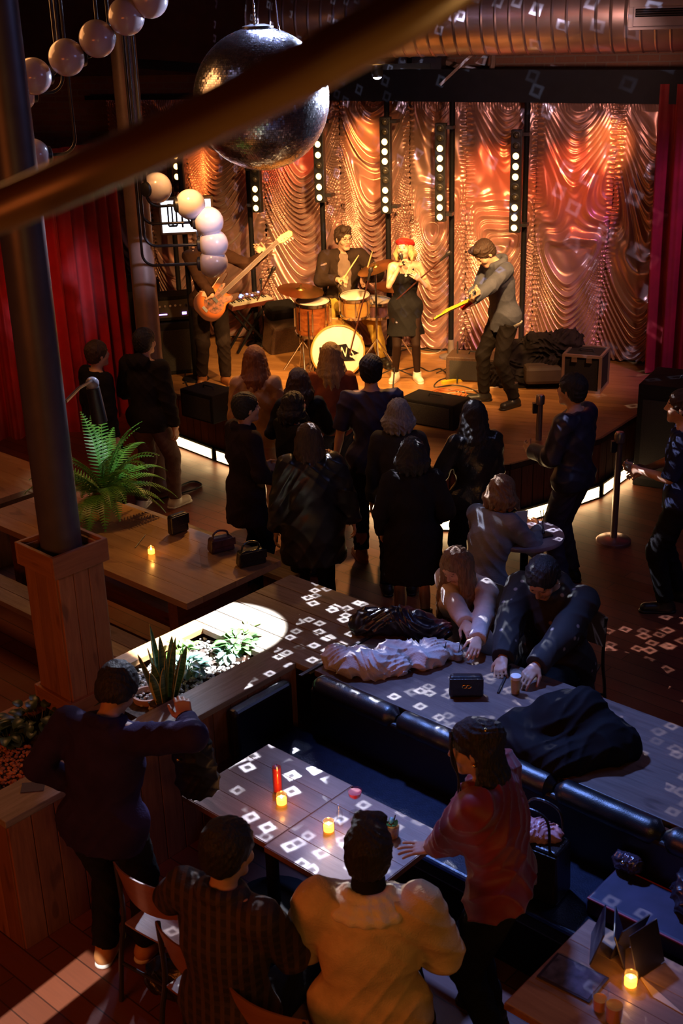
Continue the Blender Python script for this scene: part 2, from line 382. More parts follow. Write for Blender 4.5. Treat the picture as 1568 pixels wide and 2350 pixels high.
        t=nrm(toes[i]); bd+=[cap(a-V3(0,0,.045)*s-t*.03*s,a-V3(0,0,.055)*s+t*.15*s,.034*s,.026*s,.02)]
    sk=skin or SKIN(); eye=M('eye dark',(.03,.02,.02),.2,var=0); lipm=lip or M('lips',(.42,.16,.13),.4,var=0)
    browm=(hair or {}).get('mat',eye)
    paint=[(2,cap(H(-.019,.092,-.056),H(.019,.092,-.056),.012*hs),0),(1,cap(H(.02,.088,.042),H(.044,.078,.040),.005*hs),0.001),(1,cap(H(-.02,.088,.042),H(-.044,.078,.040),.005*hs),.001)]
    paint+=[(3,ell(H(sd*.031,.092,.018),np.array([.012,.01,.006])*hs,Rh),0) for sd in (-1,1)]
    if beard: paint=[(4,ell(H(0,.05,-.075),np.array([.062,.07,.05])*hs,Rh),0)]+paint
    body=softob('body',bd,res,[sk,browm,lipm,eye,beard or sk],root,paint=paint)
    ctx=dict(root=root,s=s,pel=pel,u=u,cx=cx,fw=fw,chest=chest,nb=nb,sh=sh,arms=arms,legs=legs,hip=hip,H=H,Rh=Rh,hs=hs,hc=hc,res=res,hx=hx,hf=hf,hu=hu,toes=toes,feet=feet)
    # ---- clothes
    if top:
        t=top; g=t.get('t',.016)*s; fem=female; hem=t.get('hem',.02)*s; sl=t.get('sleeve',1.0); pr=[]
        pr+=[cap(pel+u*.04*s,chest,.118*s*b+g*1.25,.142*s*b+g,.04,fw,.78),cap(chest,chest+u*.1*s,.15*s*b+g,.125*s+g,.05,fw,.74),cap(hip[0]+V3(0,0,.03),hip[1]+V3(0,0,.03),.105*s*b+g*1.1,None,.04,pf,.9)]
        if hem>.05*s: pr.append(cap(pel,pel-V3(0,0,1)*hem*1.2,.15*s*b+g*.8+t.get('flare',0),.15*s*b+g+2*t.get('flare',0),.04,pf,.8))
        if fem: pr+=[ell(chest+fw*.1*s+cx*sd*.07*s+u*.03*s,.062*s+g,None,.04) for sd in (-1,1)]
        hp0=pel-u*hem if not t.get('vhem') else pel-V3(0,0,1)*hem
        pr.append(pln(hp0,-u if not t.get('vhem') else (0,0,-1)))
        if t.get('strap'):
            for sd in (-1,1): pr.append(cap(chest+u*.08*s+cx*sd*.07*s+fw*.1*s,chest+u*.19*s+cx*sd*.085*s,.008*s,None,.004))
            pr.append(pln(chest+u*.1*s,u))
        else:
            pr.append(cap(sh[0]*.86+sh[1]*.14,sh[1]*.86+sh[0]*.14,.062*s+g,None,.05,fw,.95))
            if t.get('neck'): pr.append(cap(nb-u*.03*s,nb+nd*t['neck']*s,.066*s+g*.5,.06*s+g*.6,.02,None,1,True))
            else: pr.append(pln(nb+u*.005*s,nrm(u*.9+fw*.1),.02))
        for i in (0,1):
            if sl<=0: break
            e,w=arms[i]; r0=.05*s*b+g; r1=.042*s*b+g; r2=.031*s+g*t.get('cuff',.9)
            if sl>.55: pr+=[cap(sh[i],e,r0,r1,.03),cap(e,e+(w-e)*(sl-.5)*2*.97,r1,r1+(r2-r1)*(sl-.5)*2,.02,None,1,True)]
            else: pr+=[cap(sh[i],sh[i]+(e-sh[i])*sl*2,r0,r0*.97,.03,None,1,True)]
        if t.get('collar'):
            for i in range(12):
                a0=2*pi*i/12;a1=2*pi*(i+1)/12; f=lambda a:nb+u*(.03-.035*math.cos(a-pi/2)*.5)*s+(cx*math.cos(a)*.088+fw*math.sin(a)*.085)*s*t['collar']
                if not(t.get('open') and 1.1<a0+.26<2.05): pr.append(cap(f(a0)-u*.02*s,f(a1)-u*.02*s,.026*s*t['collar'],None,.02))
        if t.get('hood'): pr.append(ell(nb-fw*.09*s+u*.01*s,np.array([.12,.07,.07])*s,np.stack([cx,fw,u],1),.03))
        softob(t.get('name','top'),pr,max(res,.007),t['mat'],root,t.get('amp',.012),t.get('ff',1.),t.get('seed',len(label)),
               paint=t.get('paint') and t['paint'](ctx))
    if bottom:
        t=bottom; g=t.get('t',.014)*s; pr=[cap(hip[0]+V3(0,0,.03),hip[1]+V3(0,0,.03),.105*s*b+g,None,.03,pf,.9),cap(pel,pel+u*.1*s,.112*s*b+g,.116*s*b+g,.03,fw,.8,True)]
        ln=t.get('len',1.)
        for i in (0,1):
            k,a=legs[i]; pr+=[cap(hip[i],k,.088*s*b+g,.06*s+g*1.1,.025)]
            if ln>.5: pr+=[cap(k,k+(a-k)*min(1,(ln-.5)*2)*.96,.059*s+g*1.05,.047*s+g*t.get('cuff',1.),.02,None,1,True)]
        softob(t.get('name','trousers'),pr,max(res,.007),t['mat'],root,t.get('amp',.010),1.3,len(label)+3)
    if dress:
        t=dress; z0=t['z0']*s; pr=[cap(pel+u*.05*s,chest+u*.02*s,.125*s*b,.15*s*b,.04,fw,.76),cap(hip[0]+V3(0,0,.03),hip[1]+V3(0,0,.03),.118*s*b,None,.04,pf,.9),cap(pel-V3(0,0,.02),V3(pel[0],pel[1],z0-.02),.155*s*b,t.get('r',.25)*s,.09,pf,.82)]
        pr+=[ell(chest+fw*.1*s+cx*sd*.07*s+u*.03*s,.068*s,None,.04) for sd in (-1,1)]
        pr+=[cap(chest,chest+u*.06*s,.155*s*b,.12*s,.05,fw,.72),pln((0,0,z0),(0,0,-1)),pln(chest+u*.085*s,u)]
        for sd in (-1,1):
            pr.append(cap(chest+u*.06*s+cx*sd*.075*s+fw*.1*s,chest+u*.185*s+cx*sd*.1*s+fw*.03*s,.011*s,.009*s,.01)); pr.append(cap(chest+u*.185*s+cx*sd*.1*s+fw*.03*s,chest+u*.06*s+cx*sd*.08*s-fw*.1*s,.009*s,.011*s,.01))
        softob('dress',pr,max(res,.007),t['mat'],root,.01,.9,4)
        if t.get('tights'):
            pr=[]
            for i in (0,1):
                k,a=legs[i]; g=.006; pr+=[cap(hip[i],k,.086*s*b+g,.053*s*lf+g,.03),cap(k,k*.68+a*.32+V3(0,-.012,0)*s,.051*s*lf+g,.053*s*lf+g,.006),cap(k*.68+a*.32+V3(0,-.012,0)*s,a,.053*s*lf+g,.034*s*lf+g,.006,None,1,True)]
            softob('tights',pr,res,t['tights'],root)
    if shoes:
        for i in (0,1):
            k,a=legs[i]; t=nrm(toes[i]); g=shoes.get('g',.012); z=lambda q:V3(0,0,q)*s
            pr=[cap(a-z(.045)-t*.035*s,a-z(.05)+t*.15*s,.036*s+g,.03*s+g,.03),cap(a-z(.03),a+z(shoes.get('up',.02))+(k-a)*shoes.get('upk',0),.038*s+g,.04*s+g,.03,None,1,True),pln(a-z(.085),(0,0,-1)) ]
            sl=[cap(a-z(.078)-t*.045*s,a-z(.078)+t*.16*s,.045*s,.042*s,.01),pln(a-z(.086),(0,0,-1)),pln(a-z(.062),(0,0,1))]
            o=softob('shoe',pr,min(res,.007),shoes['mat'],root); softob('sole',sl,min(res,.007),shoes.get('sole',shoes['mat']),o)
    if hair:
        t=hair; g=t.get('g',.014)*hs; k=t.get('k',.02); st=t.get('style','short')
        pr=[ell(H(0,-.02,.045),np.array([.078,.096,.084])*hs+g,Rh,k),ell(H(0,-.045,-.005),np.array([.074,.062,.075])*hs+g*.8,Rh,k)]
        cy_=t.get('cut',.095); pr+= [dict(ell(H(0,.1,-.035),np.array([.085,cy_,.1])*hs,Rh,.012),op='-'),dict(ell(H(0,.11,.03),np.array([.052,.06,.05])*hs,Rh,.015),op='-')]
        if st=='short': pr+=[dict(ell(H(0,.03,-.1),np.array([.12,.085,.085])*hs,Rh,.02),op='-'),dict(ell(H(0,-.06,-.135),np.array([.12,.09,.055])*hs,Rh,.02),op='-')]
        if st=='quiff': pr+=[dict(ell(H(0,.03,-.1),np.array([.12,.085,.085])*hs,Rh,.02),op='-'),dict(ell(H(0,-.06,-.13),np.array([.12,.09,.06])*hs,Rh,.02),op='-'),cap(H(-.03,.05,.12),H(.035,.06,.118),.034*hs,None,.03)]
        if st in('long','bob','parted'):
            L=t.get('L',.42)*s if st!='bob' else .13*s; dn=V3(0,0,-1)
            ar_=t.get('arc',1.95)
            for a in np.linspace(-ar_,ar_,9):
                p0=H(math.sin(a)*.078,-.02-math.cos(a)*.075,.0); 
                off=(hx*math.sin(a)*.03-hf*math.cos(a)*.035)*s*t.get('wide',1.)
                p1=p0+dn*L*.45+off; back=-fw*.02*s if math.cos(a)>0 else fw*.05*s; p2=p1+dn*L*.55*(.8+.2*math.cos(a))+back
                pr+=[cap(H(math.sin(a)*.06,-.02-math.cos(a)*.06,.06),p0,.03*hs,.032*hs,.02),cap(p0,p1,.032*hs,.036*hs,.02),cap(p1,p2,.036*hs,.016*hs,.02)]
        if st=='bun': pr+=[ell(H(0,-.12,.06),.045*hs,None,.015)]
        if st=='pony': 
            q=[H(0,-.11,.05),H(0,-.15,.0),H(0,-.15,-.08)+V3(0,0,-.03),H(0,-.12,-.1)+V3(0,0,-.16)]
            pr+=[cap(q[i],q[i+1],(.03,.034,.03)[i]*hs,(.034,.03,.01)[i]*hs,.015) for i in range(3)]
        if t.get('more'): pr+=t['more'](ctx)
        softob('hair',pr,min(res,.006) if st!='long' else max(res,.006),t['mat'],root,t.get('amp',.008),t.get('ff',3.2),len(label))
    if extra: extra(ctx)
    return ctx
# ---------------------------------------------------------------- camera
cam=bpy.data.cameras.new('camera'); co=link(bpy.data.objects.new('camera',cam)); SC.camera=co
cam.sensor_fit='VERTICAL'; cam.sensor_height=36; cam.lens=36*F_PX/2350; cam.clip_start=.05
Rc=Matrix.Rotation(math.radians(90)-TH,4,'X')@Matrix.Rotation(ROLL,4,'Z'); co.matrix_world=Matrix.Translation((0,0,CAMH))@Rc
cam.dof.use_dof=True; cam.dof.focus_distance=9.; cam.dof.aperture_fstop=(cam.lens/1000)/.010
vs=SC.view_settings; vs.view_transform='Standard'; vs.look='None'; vs.exposure=0; vs.gamma=1
SC.cycles.use_denoising=True; SC.cycles.sample_clamp_indirect=4; SC.cycles.max_bounces=8; SC.cycles.caustics_reflective=False; SC.cycles.caustics_refractive=False
W=bpy.data.worlds.new('world'); SC.world=W; W.use_nodes=True; W.node_tree.nodes['Background'].inputs[0].default_value=(.8,.45,.5,1); W.node_tree.nodes['Background'].inputs[1].default_value=.004
# ---------------------------------------------------------------- frames of reference
O=P(665,1515,.8); FA=math.radians(-42.5); AX=V3(math.cos(FA),math.sin(FA),0); BX=V3(-math.sin(FA),math.cos(FA),0); O=V3(O[0],O[1],0)
def FL(x,y,z=0): return O+AX*x+BX*y+V3(0,0,z)
def toF(p): q=np.asarray(p,float)-O; return V3(q@AX,q@BX,q[2])
C0=V3(-4.4,16.85,0); C1=V3(3.72,13.80,0); CD=nrm(C1-C0); CN=V3(CD[1],-CD[0],0); CANG=math.atan2(CD[1],CD[0])   # curtain line, CN points to the room
def PL(px,py,off=0.):
    d=np.array(_ray(px,py)); c=V3(0,0,CAMH); t=((C0+CN*off-c)@CN)/(d@CN); return c+d*t
def struct(name,mb,mat,label=None,**k):
    o=ob(name,mb,mat,**k); o['kind']='structure'
    if label: o['label']=label
    return o
# ---------------------------------------------------------------- room shell
def floor_mat():
    m,nt,b=_nt('floor boards'); v=objco(nt); v2=mapping(nt,v,(1,1,1),(0,0,math.radians(42.5)))
    br=nt.nodes.new('ShaderNodeTexBrick'); _lnk(nt,v2,br.inputs['Vector']); br.offset=.37
    for k,q in (('Scale',1.),('Mortar Size',.004),('Brick Width',1.9),('Row Height',.14),('Bias',-.1)): br.inputs[k].default_value=q
    br.inputs['Color1'].default_value=(.22,.065,.032,1); br.inputs['Color2'].default_value=(.13,.038,.02,1); br.inputs['Mortar'].default_value=(.03,.01,.006,1)
    g=noise(nt,mapping(nt,v2,(2,26,1)),3,5); c=mixc(nt,math2(nt,'MULTIPLY',g,.6),br.outputs['Color'],(.09,.03,.018))
    _lnk(nt,c,b.inputs['Base Color']); w=noise(nt,v,2.2,4)
    _lnk(nt,ramp(nt,w,[(.3,(.32,)*3),(.7,(.55,)*3)]),b.inputs['Roughness']); bump(nt,b,g,.12,.004); return m
struct('floor',MB().box((0,9,-.05),(16,22,.1)),floor_mat(),'dark red-brown boarded floor of the hall')
dark=M('dark wall paint',(.05,.022,.024),.8); black=M('black paint',(.010,.009,.011),.6,Specular_IOR_Level=.15)
def brick_mat():
    m,nt,b=_nt('old brick'); v=mapping(nt,objco(nt),(1,1,1),(pi/2,0,0)); br=nt.nodes.new('ShaderNodeTexBrick'); _lnk(nt,v,br.inputs['Vector'])
    for k,q in (('Scale',1.),('Mortar Size',.008),('Brick Width',.23),('Row Height',.075)): br.inputs[k].default_value=q
    br.inputs['Color1'].default_value=(.36,.16,.1,1); br.inputs['Color2'].default_value=(.25,.12,.09,1); br.inputs['Mortar'].default_value=(.3,.22,.18,1)
    n=noise(nt,v,30,4); c=mixc(nt,math2(nt,'MULTIPLY',n,.5),br.outputs['Color'],(.12,.06,.05)); _lnk(nt,c,b.inputs['Base Color']); b.inputs['Roughness'].default_value=.85
    bump(nt,b,math2(nt,'ADD',math2(nt,'MULTIPLY',br.outputs['Fac'],-1),math2(nt,'MULTIPLY',n,.6)),.6,.01); return m
wlen=9.5; wc=(C0+C1)/2
struct('wall_back',MB().box((0,0,2.7),(wlen,.2,5.4)),brick_mat(),'old brick wall behind the stage',loc=tuple(wc-CN*.35),rz=CANG)
struct('wall_left',MB().box((-5.9,9,2.7),(.2,22,5.4)),dark); struct('wall_right',MB().box((6.2,9,2.7),(.2,22,5.4)),dark)
struct('wall_rear',MB().box((.2,-2,2.7),(12.2,.2,5.4)),dark); struct('ceiling',MB().box((.2,9,5.45),(12.6,22,.1)),dark)
# dark upper wall panel at the left of the stage, above the red drapes
a=D(300,60,15.9); mb=MB(); mb.beam(C0+CN*.0+CD*.2+V3(0,0,4.6),C0+CD*4.1+V3(0,0,4.6),.12,1.5); struct('wall_upper',mb,M('maroon panel',(.05,.016,.02),.75),'dark maroon wall panel above the left drapes')
mb=MB(); mb.beam(PL(650,220,.25)*[1,1,0]+[0,0,3.74],C1+CD*.6+CN*.25+V3(0,0,3.66),.34,.34); mb.beam(PL(820,100,.3),PL(820,100,.3)+CD*.01+V3(0,0,.01),.02,.02)
struct('trim_1',mb,black,'black steel fascia beam over the stage curtain')
mb=MB(); p=PL(985,150,.3); mb.box((p[0],p[1],4.4),(.34,.2,1.5),CANG); p2=PL(930,150,.3); mb.box((p2[0],p2[1],4.45),(.1,.2,1.5),CANG)
struct('trim_2',mb,M('black steel',(.02,.015,.018),.4,.3),'black steel post beside the brick above the stage')
mb=MB(); a=PL(1010,195,.5);b_=PL(1125,85,.3); mb.beam(a,b_,.03,.03); mb.tube(bez([PL(1130,80,.1),PL(1131,150,.12),PL(1110,165,.14),PL(1010,140,.2)],6),.03,8)
struct('trim_3',mb,M('old conduit',(.3,.2,.16),.5),'pale conduit pipe on the brick above the stage')
mb=MB(); mb.beam(PL(320,146,2.2),PL(475,158,2.2),.09,.09); struct('trim_4',mb,black,'black beam behind the mirror ball')
# ---------------------------------------------------------------- air duct, air-con
mb=MB(); c=PL(1250,28,1.0); N=440; path=[];rad=[]
for i in range(N):
    t=(i/(N-1)-.45)*7.0; path.append(c+CD*t+V3(0,0,-.018*t*0)); rad.append(.40+(.009 if i%9==0 else 0))
mb.tube(path,rad,36); dm=M('duct metal',(.45,.36,.36),.34,.85,var=.15,scale=2)
sm('air_duct',mb,dm,auto=25); tag(bpy.data.objects['air_duct'],'big round spiral-ridged metal air duct above the stage','duct')
ac=thing('air_conditioner','white air conditioner box with a dark slot beside the duct','air conditioner',tuple(PL(1530,20,1.75)),CANG)
wh=M('white plastic',(.62,.58,.62),.5,var=.04)
mb=MB(); mb.box((0,0,.1),(.62,.5,.16)); mb.box((0,-.2,-.06),(.62,.06,.18)); mb.box((-.29,0,-.06),(.05,.5,.18)); mb.box((.29,0,-.06),(.05,.5,.18)); mb.box((0,0,-.16),(.62,.5,.03)); ob('case',mb,wh,ac,bevel=.012)
mb=MB(); mb.box((0,-.235,-.03),(.5,.012,.07)); ob('outlet',mb,black,ac)
for k in range(3): ob('louvre',MB().box((0,-.246,-.05+.02*k),(.5,.01,.006)),M('dark plastic',(.05,.05,.06),.4),ac)
# ---------------------------------------------------------------- stage
SPOLY=[(-1.86,13.12),(-1.33,12.52),(-.59,11.72),(.88,10.40),(1.12,10.36),(1.55,10.44),(2.02,10.73),(2.51,11.09),(3.08,11.86),tuple((C1-CN*.1)[:2]),tuple((C0+CD*1.7-CN*.1)[:2])]
st=thing('stage','low faceted wooden stage with glowing light strips at its foot','stage',(1,12.5,0)); st['kind']='structure'
skirt=wood('stage skirt wood',(.10,.035,.016),(.24,.09,.035),.5); deckw=wood('stage deck wood',(.36,.16,.05),(.52,.26,.09),.38,coat=.2)
mb=MB(); mb.prism([( p[0]+(1-p[0])*.012,p[1]+(13-p[1])*.012) for p in SPOLY],0,.56)
ob('base',mb,skirt,st,world=True)
# deck: boards cut to the stage outline
def clip(poly,a,b,c):   # keep a*x+b*y<=c
    out=[]
    for i in range(len(poly)):
        p,q=poly[i],poly[(i+1)%len(poly)]; dp=a*p[0]+b*p[1]-c; dq=a*q[0]+b*q[1]-c
        if dp<=0: out.append(p)
        if dp*dq<0: t=dp/(dp-dq); out.append((p[0]+(q[0]-p[0])*t,p[1]+(q[1]-p[1])*t))
    return out
mb=MB(); nx,ny=-CD[1],CD[0]; k0=min(nx*p[0]+ny*p[1] for p in SPOLY); k1=max(nx*p[0]+ny*p[1] for p in SPOLY); k=k0
while k<k1:
    q=clip(clip(SPOLY,nx,ny,k+.117),-nx,-ny,-k)
    if len(q)>2:
        n0=mb.n; mb.prism(q,.56,.60); v=mb.v[-1]; g=np.stack([v@CD,v@V3(nx,ny,0),v[:,2]],1)+RNG.uniform(-20,20,3); mb.gc[-1]=g
    k+=.12
ob('deck',mb,deckw,st,world=True)
mb=MB()
for i in range(8):
    a=V3(*SPOLY[i],.585);b_=V3(*SPOLY[i+1],.585); o=nrm(np.cross(b_-a,(0,0,1)))*.012; mb.beam(a+o,b_+o,.03,.05)
ob('edge_trim',mb,M('dark edge trim',(.05,.025,.015),.4),st,world=True)
mb=MB()
for i in range(8):
    a=V3(*SPOLY[i],.0);b_=V3(*SPOLY[i+1],0); n=int(np.linalg.norm(b_-a)/.16)+1; o=nrm(np.cross(b_-a,(0,0,1)))*.006
    for j in range(n): mb.beam(a+(b_-a)*(j+.04)/n+o+V3(0,0,.35),a+(b_-a)*(j+.96)/n+o+V3(0,0,.35),.014,.4)
ob('skirt_boards',mb,skirt,st,world=True)
ledm=emit('led strip glow',(1.,.66,.30),9.)
for (a,b_) in ((0,1),(1,2),(2,3),(3,4),(4,5),(5,6),(6,7),(7,8)):
    pa=V3(*SPOLY[a],.075);pb=V3(*SPOLY[b_],.075); L=np.linalg.norm(pb-pa); o=nrm(np.cross(pb-pa,(0,0,1)))
    fr=MB(); fr.beam(pa+(pb-pa)*.02+o*.03,pb-(pb-pa)*.02+o*.03,.05,.15); f=ob('light_housing',fr,black,st,world=True)
    e=MB(); e.beam(pa+(pb-pa)*.05+o*.057,pb-(pb-pa)*.05+o*.057,.006,.105); ob('light_strip',e,ledm,f,world=True)
# ---------------------------------------------------------------- stage curtain: ruched satin, swagged between gathered seams
seams_px=[(270,500),(352,500),(441,520),(614,560),(785,480),(942,420),(1071,420),(1231,420),(1405,480),(1560,480)]
ss=[float((PL(x,y,0)-C0)@CD) for x,y in seams_px]; CT=3.56
satin,nt,b=_nt('satin'); 
v=objco(nt); f=noise(nt,v,1.3,3); _lnk(nt,ramp(nt,f,[(.3,(.50,.27,.23)),(.7,(.60,.35,.31))]),b.inputs['Base Color'])
b.inputs['Roughness'].default_value=.29; b.inputs['Metallic'].default_value=.55; b.inputs['Sheen Weight'].default_value=.3; b.inputs['Anisotropic'].default_value=.3
cur=thing('stage_curtain','copper pink satin curtain gathered into swags behind the band','curtain',tuple(C0),CANG)
def panel(i):
    s0,s1=ss[i],ss[i+1]; w=s1-s0; rng=np.random.default_rng(40+i); nu,nv=84,420
    U=np.linspace(-1,1,nu+1); Z=np.linspace(.0,1,nv+1); u,zz=np.meshgrid(U,Z); z=.62+zz*(CT-.62)
    high=1. if i>=5 else .25     # the panels on the right hang smooth in their upper part
    S=min(.62,.52*w+.08)*(1+.12*rng.standard_normal()); asy=.12*rng.standard_normal()
    au=np.abs(u-asy*(1-u*u)); 
    zn=(z-2.35)/.55; sm_=np.clip(.5+.5*zn,0,1)*high; sm_=sm_*sm_*(3-2*sm_)
    sagS=S*(1.35 if high==1 else 1.1)
    ln=z-sagS*au**1.75
    lam=.135+.025*np.sin(3*ln+i)+.05*sm_
    warp=.35*np.sin(5*ln+2*i)+.25*np.sin(11*ln+3*u+i*1.3)+.5*np.sin(2.2*u*pi*.5+7*ln)*.4
    ph=2*pi*ln/lam+warp*1.2
    r=(.5+.5*np.sin(ph))**1.9; r2=(.5+.5*np.sin(ph*2.03+1.7+2*u))**2
    amp=(.078*(1-.6*au**3))*(1-.92*sm_)
    d=amp*(r+.28*r2)
    # gathers at the seams
    ed=np.clip((au-.8)/.2,0,1); d+= .018*ed*np.sin(z*2*pi/.055+3*np.sin(z*7+i))*(.4+.6*np.sin(9*u+z*4)**2)
    # overall belly and the vertical pleats of the smooth top
    d+=.07*(1-au**2)*(.6+.4*np.sin(z*2+i)); d+=sm_*.018*(np.sin(u*5.5+i)+.6*np.sin(u*11.3+2*i+.8*z))*(1-.5*au)
    hd=np.clip((z-(CT-.16))/.16,0,1); d=d*(1-.55*hd)+hd*.014*np.sin(u*w*95+np.sin(z*40))
    d+=.012*np.sin(7*u+9*z+i)*np.sin(5*z+4*u)
    x=s0+w*(u+1)/2+ (.02*np.sin(6*z+i))*(1-au**2)
    dr=np.interp(z,[.6,2.4,3.5],[-.11,0,.02]) if i>=7 else 0
    x=x+dr*((u+1)/2 if i==7 else 1) if i>=7 else x
    V=np.stack([x,-d,z],-1).reshape(-1,3)
    idx=np.arange((nu+1)*(nv+1)).reshape(nv+1,nu+1); q=np.stack([idx[:-1,:-1],idx[:-1,1:],idx[1:,1:],idx[1:,:-1]],-1).reshape(-1,4)
    o=link(bpy.data.objects.new('swag_panel',mk_mesh('swag_panel',V,q,satin)),cur)
for i in range(len(ss)-1): panel(i)
mb=MB(); mb.beam(V3(ss[0]-.3,0,CT+.03),V3(ss[-1]+.2,0,CT+.03),.05,.05); ob('rail',mb,black,cur)
# red velvet drapes
velvet=M('red velvet',(.27,.012,.014),.75,var=.2,scale=3,Sheen_Weight=.6,Sheen_Roughness=.4,Sheen_Tint=(1,.2,.2,1))
def drape(label,pts,z0,z1,amp=.07,lam=.2,flare=0):
    L=np.cumsum([0]+[np.linalg.norm(np.subtract(pts[i+1],pts[i])) for i in range(len(pts)-1)]); n=int(L[-1]/.012); nz=40
    t=np.linspace(0,L[-1],n); X=np.interp(t,L,[p[0] for p in pts]);Y=np.interp(t,L,[p[1] for p in pts]); g=np.gradient(np.stack([X,Y],1),axis=0); g/=np.linalg.norm(g,axis=1)[:,None]; N=np.stack([g[:,1],-g[:,0]],1); V=[]
    for j in range(nz+1):
        zz=j/nz; a=amp*(1-.35*zz); w=a*(np.sin(2*pi*t/lam+1.2*np.sin(t*2.1+zz))+.35*np.sin(2*pi*t/lam*2.3+zz*2)); fl=flare*(1-zz)**2
        V.append(np.stack([X+N[:,0]*(w+fl*np.sin(t*1.3)),Y+N[:,1]*(w+fl),np.full(n,z0+(z1-z0)*zz)],1))
    V=np.concatenate(V); idx=np.arange(n*(nz+1)).reshape(nz+1,n); q=np.stack([idx[:-1,:-1],idx[:-1,1:],idx[1:,1:],idx[1:,:-1]],-1).reshape(-1,4)
    o=link(bpy.data.objects.new('drape',mk_mesh('drape',V,q,velvet))); return tag(o,label,'curtain')
a=PL(1500,500,.35);b_=PL(1660,500,1.2); c_=PL(1450,900,.5)
drape('dark red velvet drape at the right edge of the stage',[(a[0]-.02,a[1]-.05),(a[0]+.45,a[1]-.35),(a[0]+1.3,a[1]-.9),(a[0]+2.4,a[1]-1.2)],.62,3.7,.06,.22,.12)
a=D(112,650,13.6);b_=D(292,650,14.6)
drape('red velvet drapes hanging left of the stage behind the columns',[(a[0]-1.6,a[1]-.3),(a[0],a[1]),(b_[0],b_[1])],.0,3.2,.075,.21,.0)
# ---------------------------------------------------------------- columns
grey=M('column paint',(.10,.10,.125),.42,.25,var=.08)
cc=P(181,1572,.9); ztop=1.82
mb=MB(); mb.tube([(cc[0],cc[1],.8),(cc[0],cc[1],5.4)],.112,40); o=sm('column',mb,grey); tag(o,'grey steel column rising out of the tall timber box','column'); o['kind']='structure'
c2=P(372,1112,0)
mb=MB(); mb.lathe([(0,0),(.2,0),(.19,.03),(.13,.09),(.118,.12),(.118,5.4),(0,5.4)],tuple(c2),n=40); o=sm('column',mb,M('column paint warm',(.2,.13,.11),.4,.2,var=.08)); tag(o,'grey-brown column standing left of the stage front','column'); o['kind']='structure'
mb=MB(); mb.tube(bez([(c2[0]-.1,c2[1]-.5,.006),(c2[0]+.2,c2[1]-.32,.01),(c2[0]+.42,c2[1]-.1,.008),(c2[0]+.3,c2[1]+.05,.008),(c2[0]+.1,c2[1]-.25,.01)],10),.008,6); tag(sm('cable',mb,black),'loose cable on the floor around the column foot','cable')
# ---------------------------------------------------------------- lights
def spot(name,loc,tgt,e,col,ang,blend=.4,size=.08,scale=(1,1,1)):
    l=bpy.data.lights.new(name,'SPOT'); l.energy=e; l.color=col; l.spot_size=math.radians(ang); l.spot_blend=blend; l.shadow_soft_size=size
    o=link(bpy.data.objects.new(name,l)); o.location=loc; o.rotation_euler=(Vector(tgt)-Vector(loc)).to_track_quat('-Z','Y').to_euler(); return o
def area(name,loc,tgt,e,col,sx,sy,spread=180):
    l=bpy.data.lights.new(name,'AREA'); l.shape='RECTANGLE'; l.size=sx; l.size_y=sy; l.energy=e; l.color=col; l.spread=math.radians(spread)
    o=link(bpy.data.objects.new(name,l)); o.location=loc; o.rotation_euler=(Vector(tgt)-Vector(loc)).to_track_quat('-Z','Y').to_euler(); return o
def point(name,loc,e,col,r=.02):
    l=bpy.data.lights.new(name,'POINT'); l.energy=e; l.color=col; l.shadow_soft_size=r; o=link(bpy.data.objects.new(name,l)); o.location=loc; return o
AMB=(1,.53,.17)
spot('stage key',(1.2,8.6,4.7),(.4,13.9,1.3),2900,AMB,44,.7,.12)
spot('stage key',(-1.6,9.6,4.9),(.2,14,1.2),1700,(1,.50,.15),42,.7,.12)
spot('stage key',(3.6,10.2,4.8),(1.6,13.4,1.2),700,(1,.5,.2),46,.7,.1)
# red uplight over the curtain head and hot pools on it
for px,py,e,col,an in ((660,330,110,(1,.10,.03),60),(840,330,150,(1,.32,.06),34),(850,430,90,(1,.3,.06),30),(1130,430,120,(1,.16,.04),60),(1400,330,160,(1,.3,.07),34),(1320,420,100,(1,.14,.04),60),(450,400,80,(1,.3,.06),50)):
    t=PL(px,py,0); spot('curtain wash',tuple(PL(px-30,py+40,.95)+V3(0,0,.55)),tuple(t),e*.95,col,an,.9,.05)
# planter pool, table pool, floor stripe: white profile lamps
q=P(520,1420,.8); spot('white profile lamp',(1.9,7.4,4.9),tuple(P(480,1450,.8)),17000,(.86,.92,1),10.0,.12,.02)
spot('white profile lamp',(1.3,6.2,5.1),tuple(P(800,1965,.74)),1500,(.72,.82,1),5.5,.7,.03)
# warm bar light from the mezzanine side and a cool top light
area('bar glow',(-3.4,1.5,3.3),(-.6,5.5,.6),44,(1,.19,.03),2.2,.8)
area('bar glow',(0.6,.6,2.6),(.1,4.2,.9),10,(1,.5,.12),1.6,.5)
area('hall glow',(-3.2,9.6,4.6),(-1.2,8.4,.5),34,(1,.40,.12),1.5,1.5)
area('cool top light',(4.2,6.5,5.0),(1.0,6.2,.5),22,(.36,.42,1),1.6,1.2)
spot('violet light',(4.9,10.6,4.6),(3.9,13.2,1.8),260,(.75,.2,.9),46,.8,.2)

point('rail fill',(.45,.75,3.62),11,(1,.5,.14),.06)  # added warm point below the handrail to brighten its underside

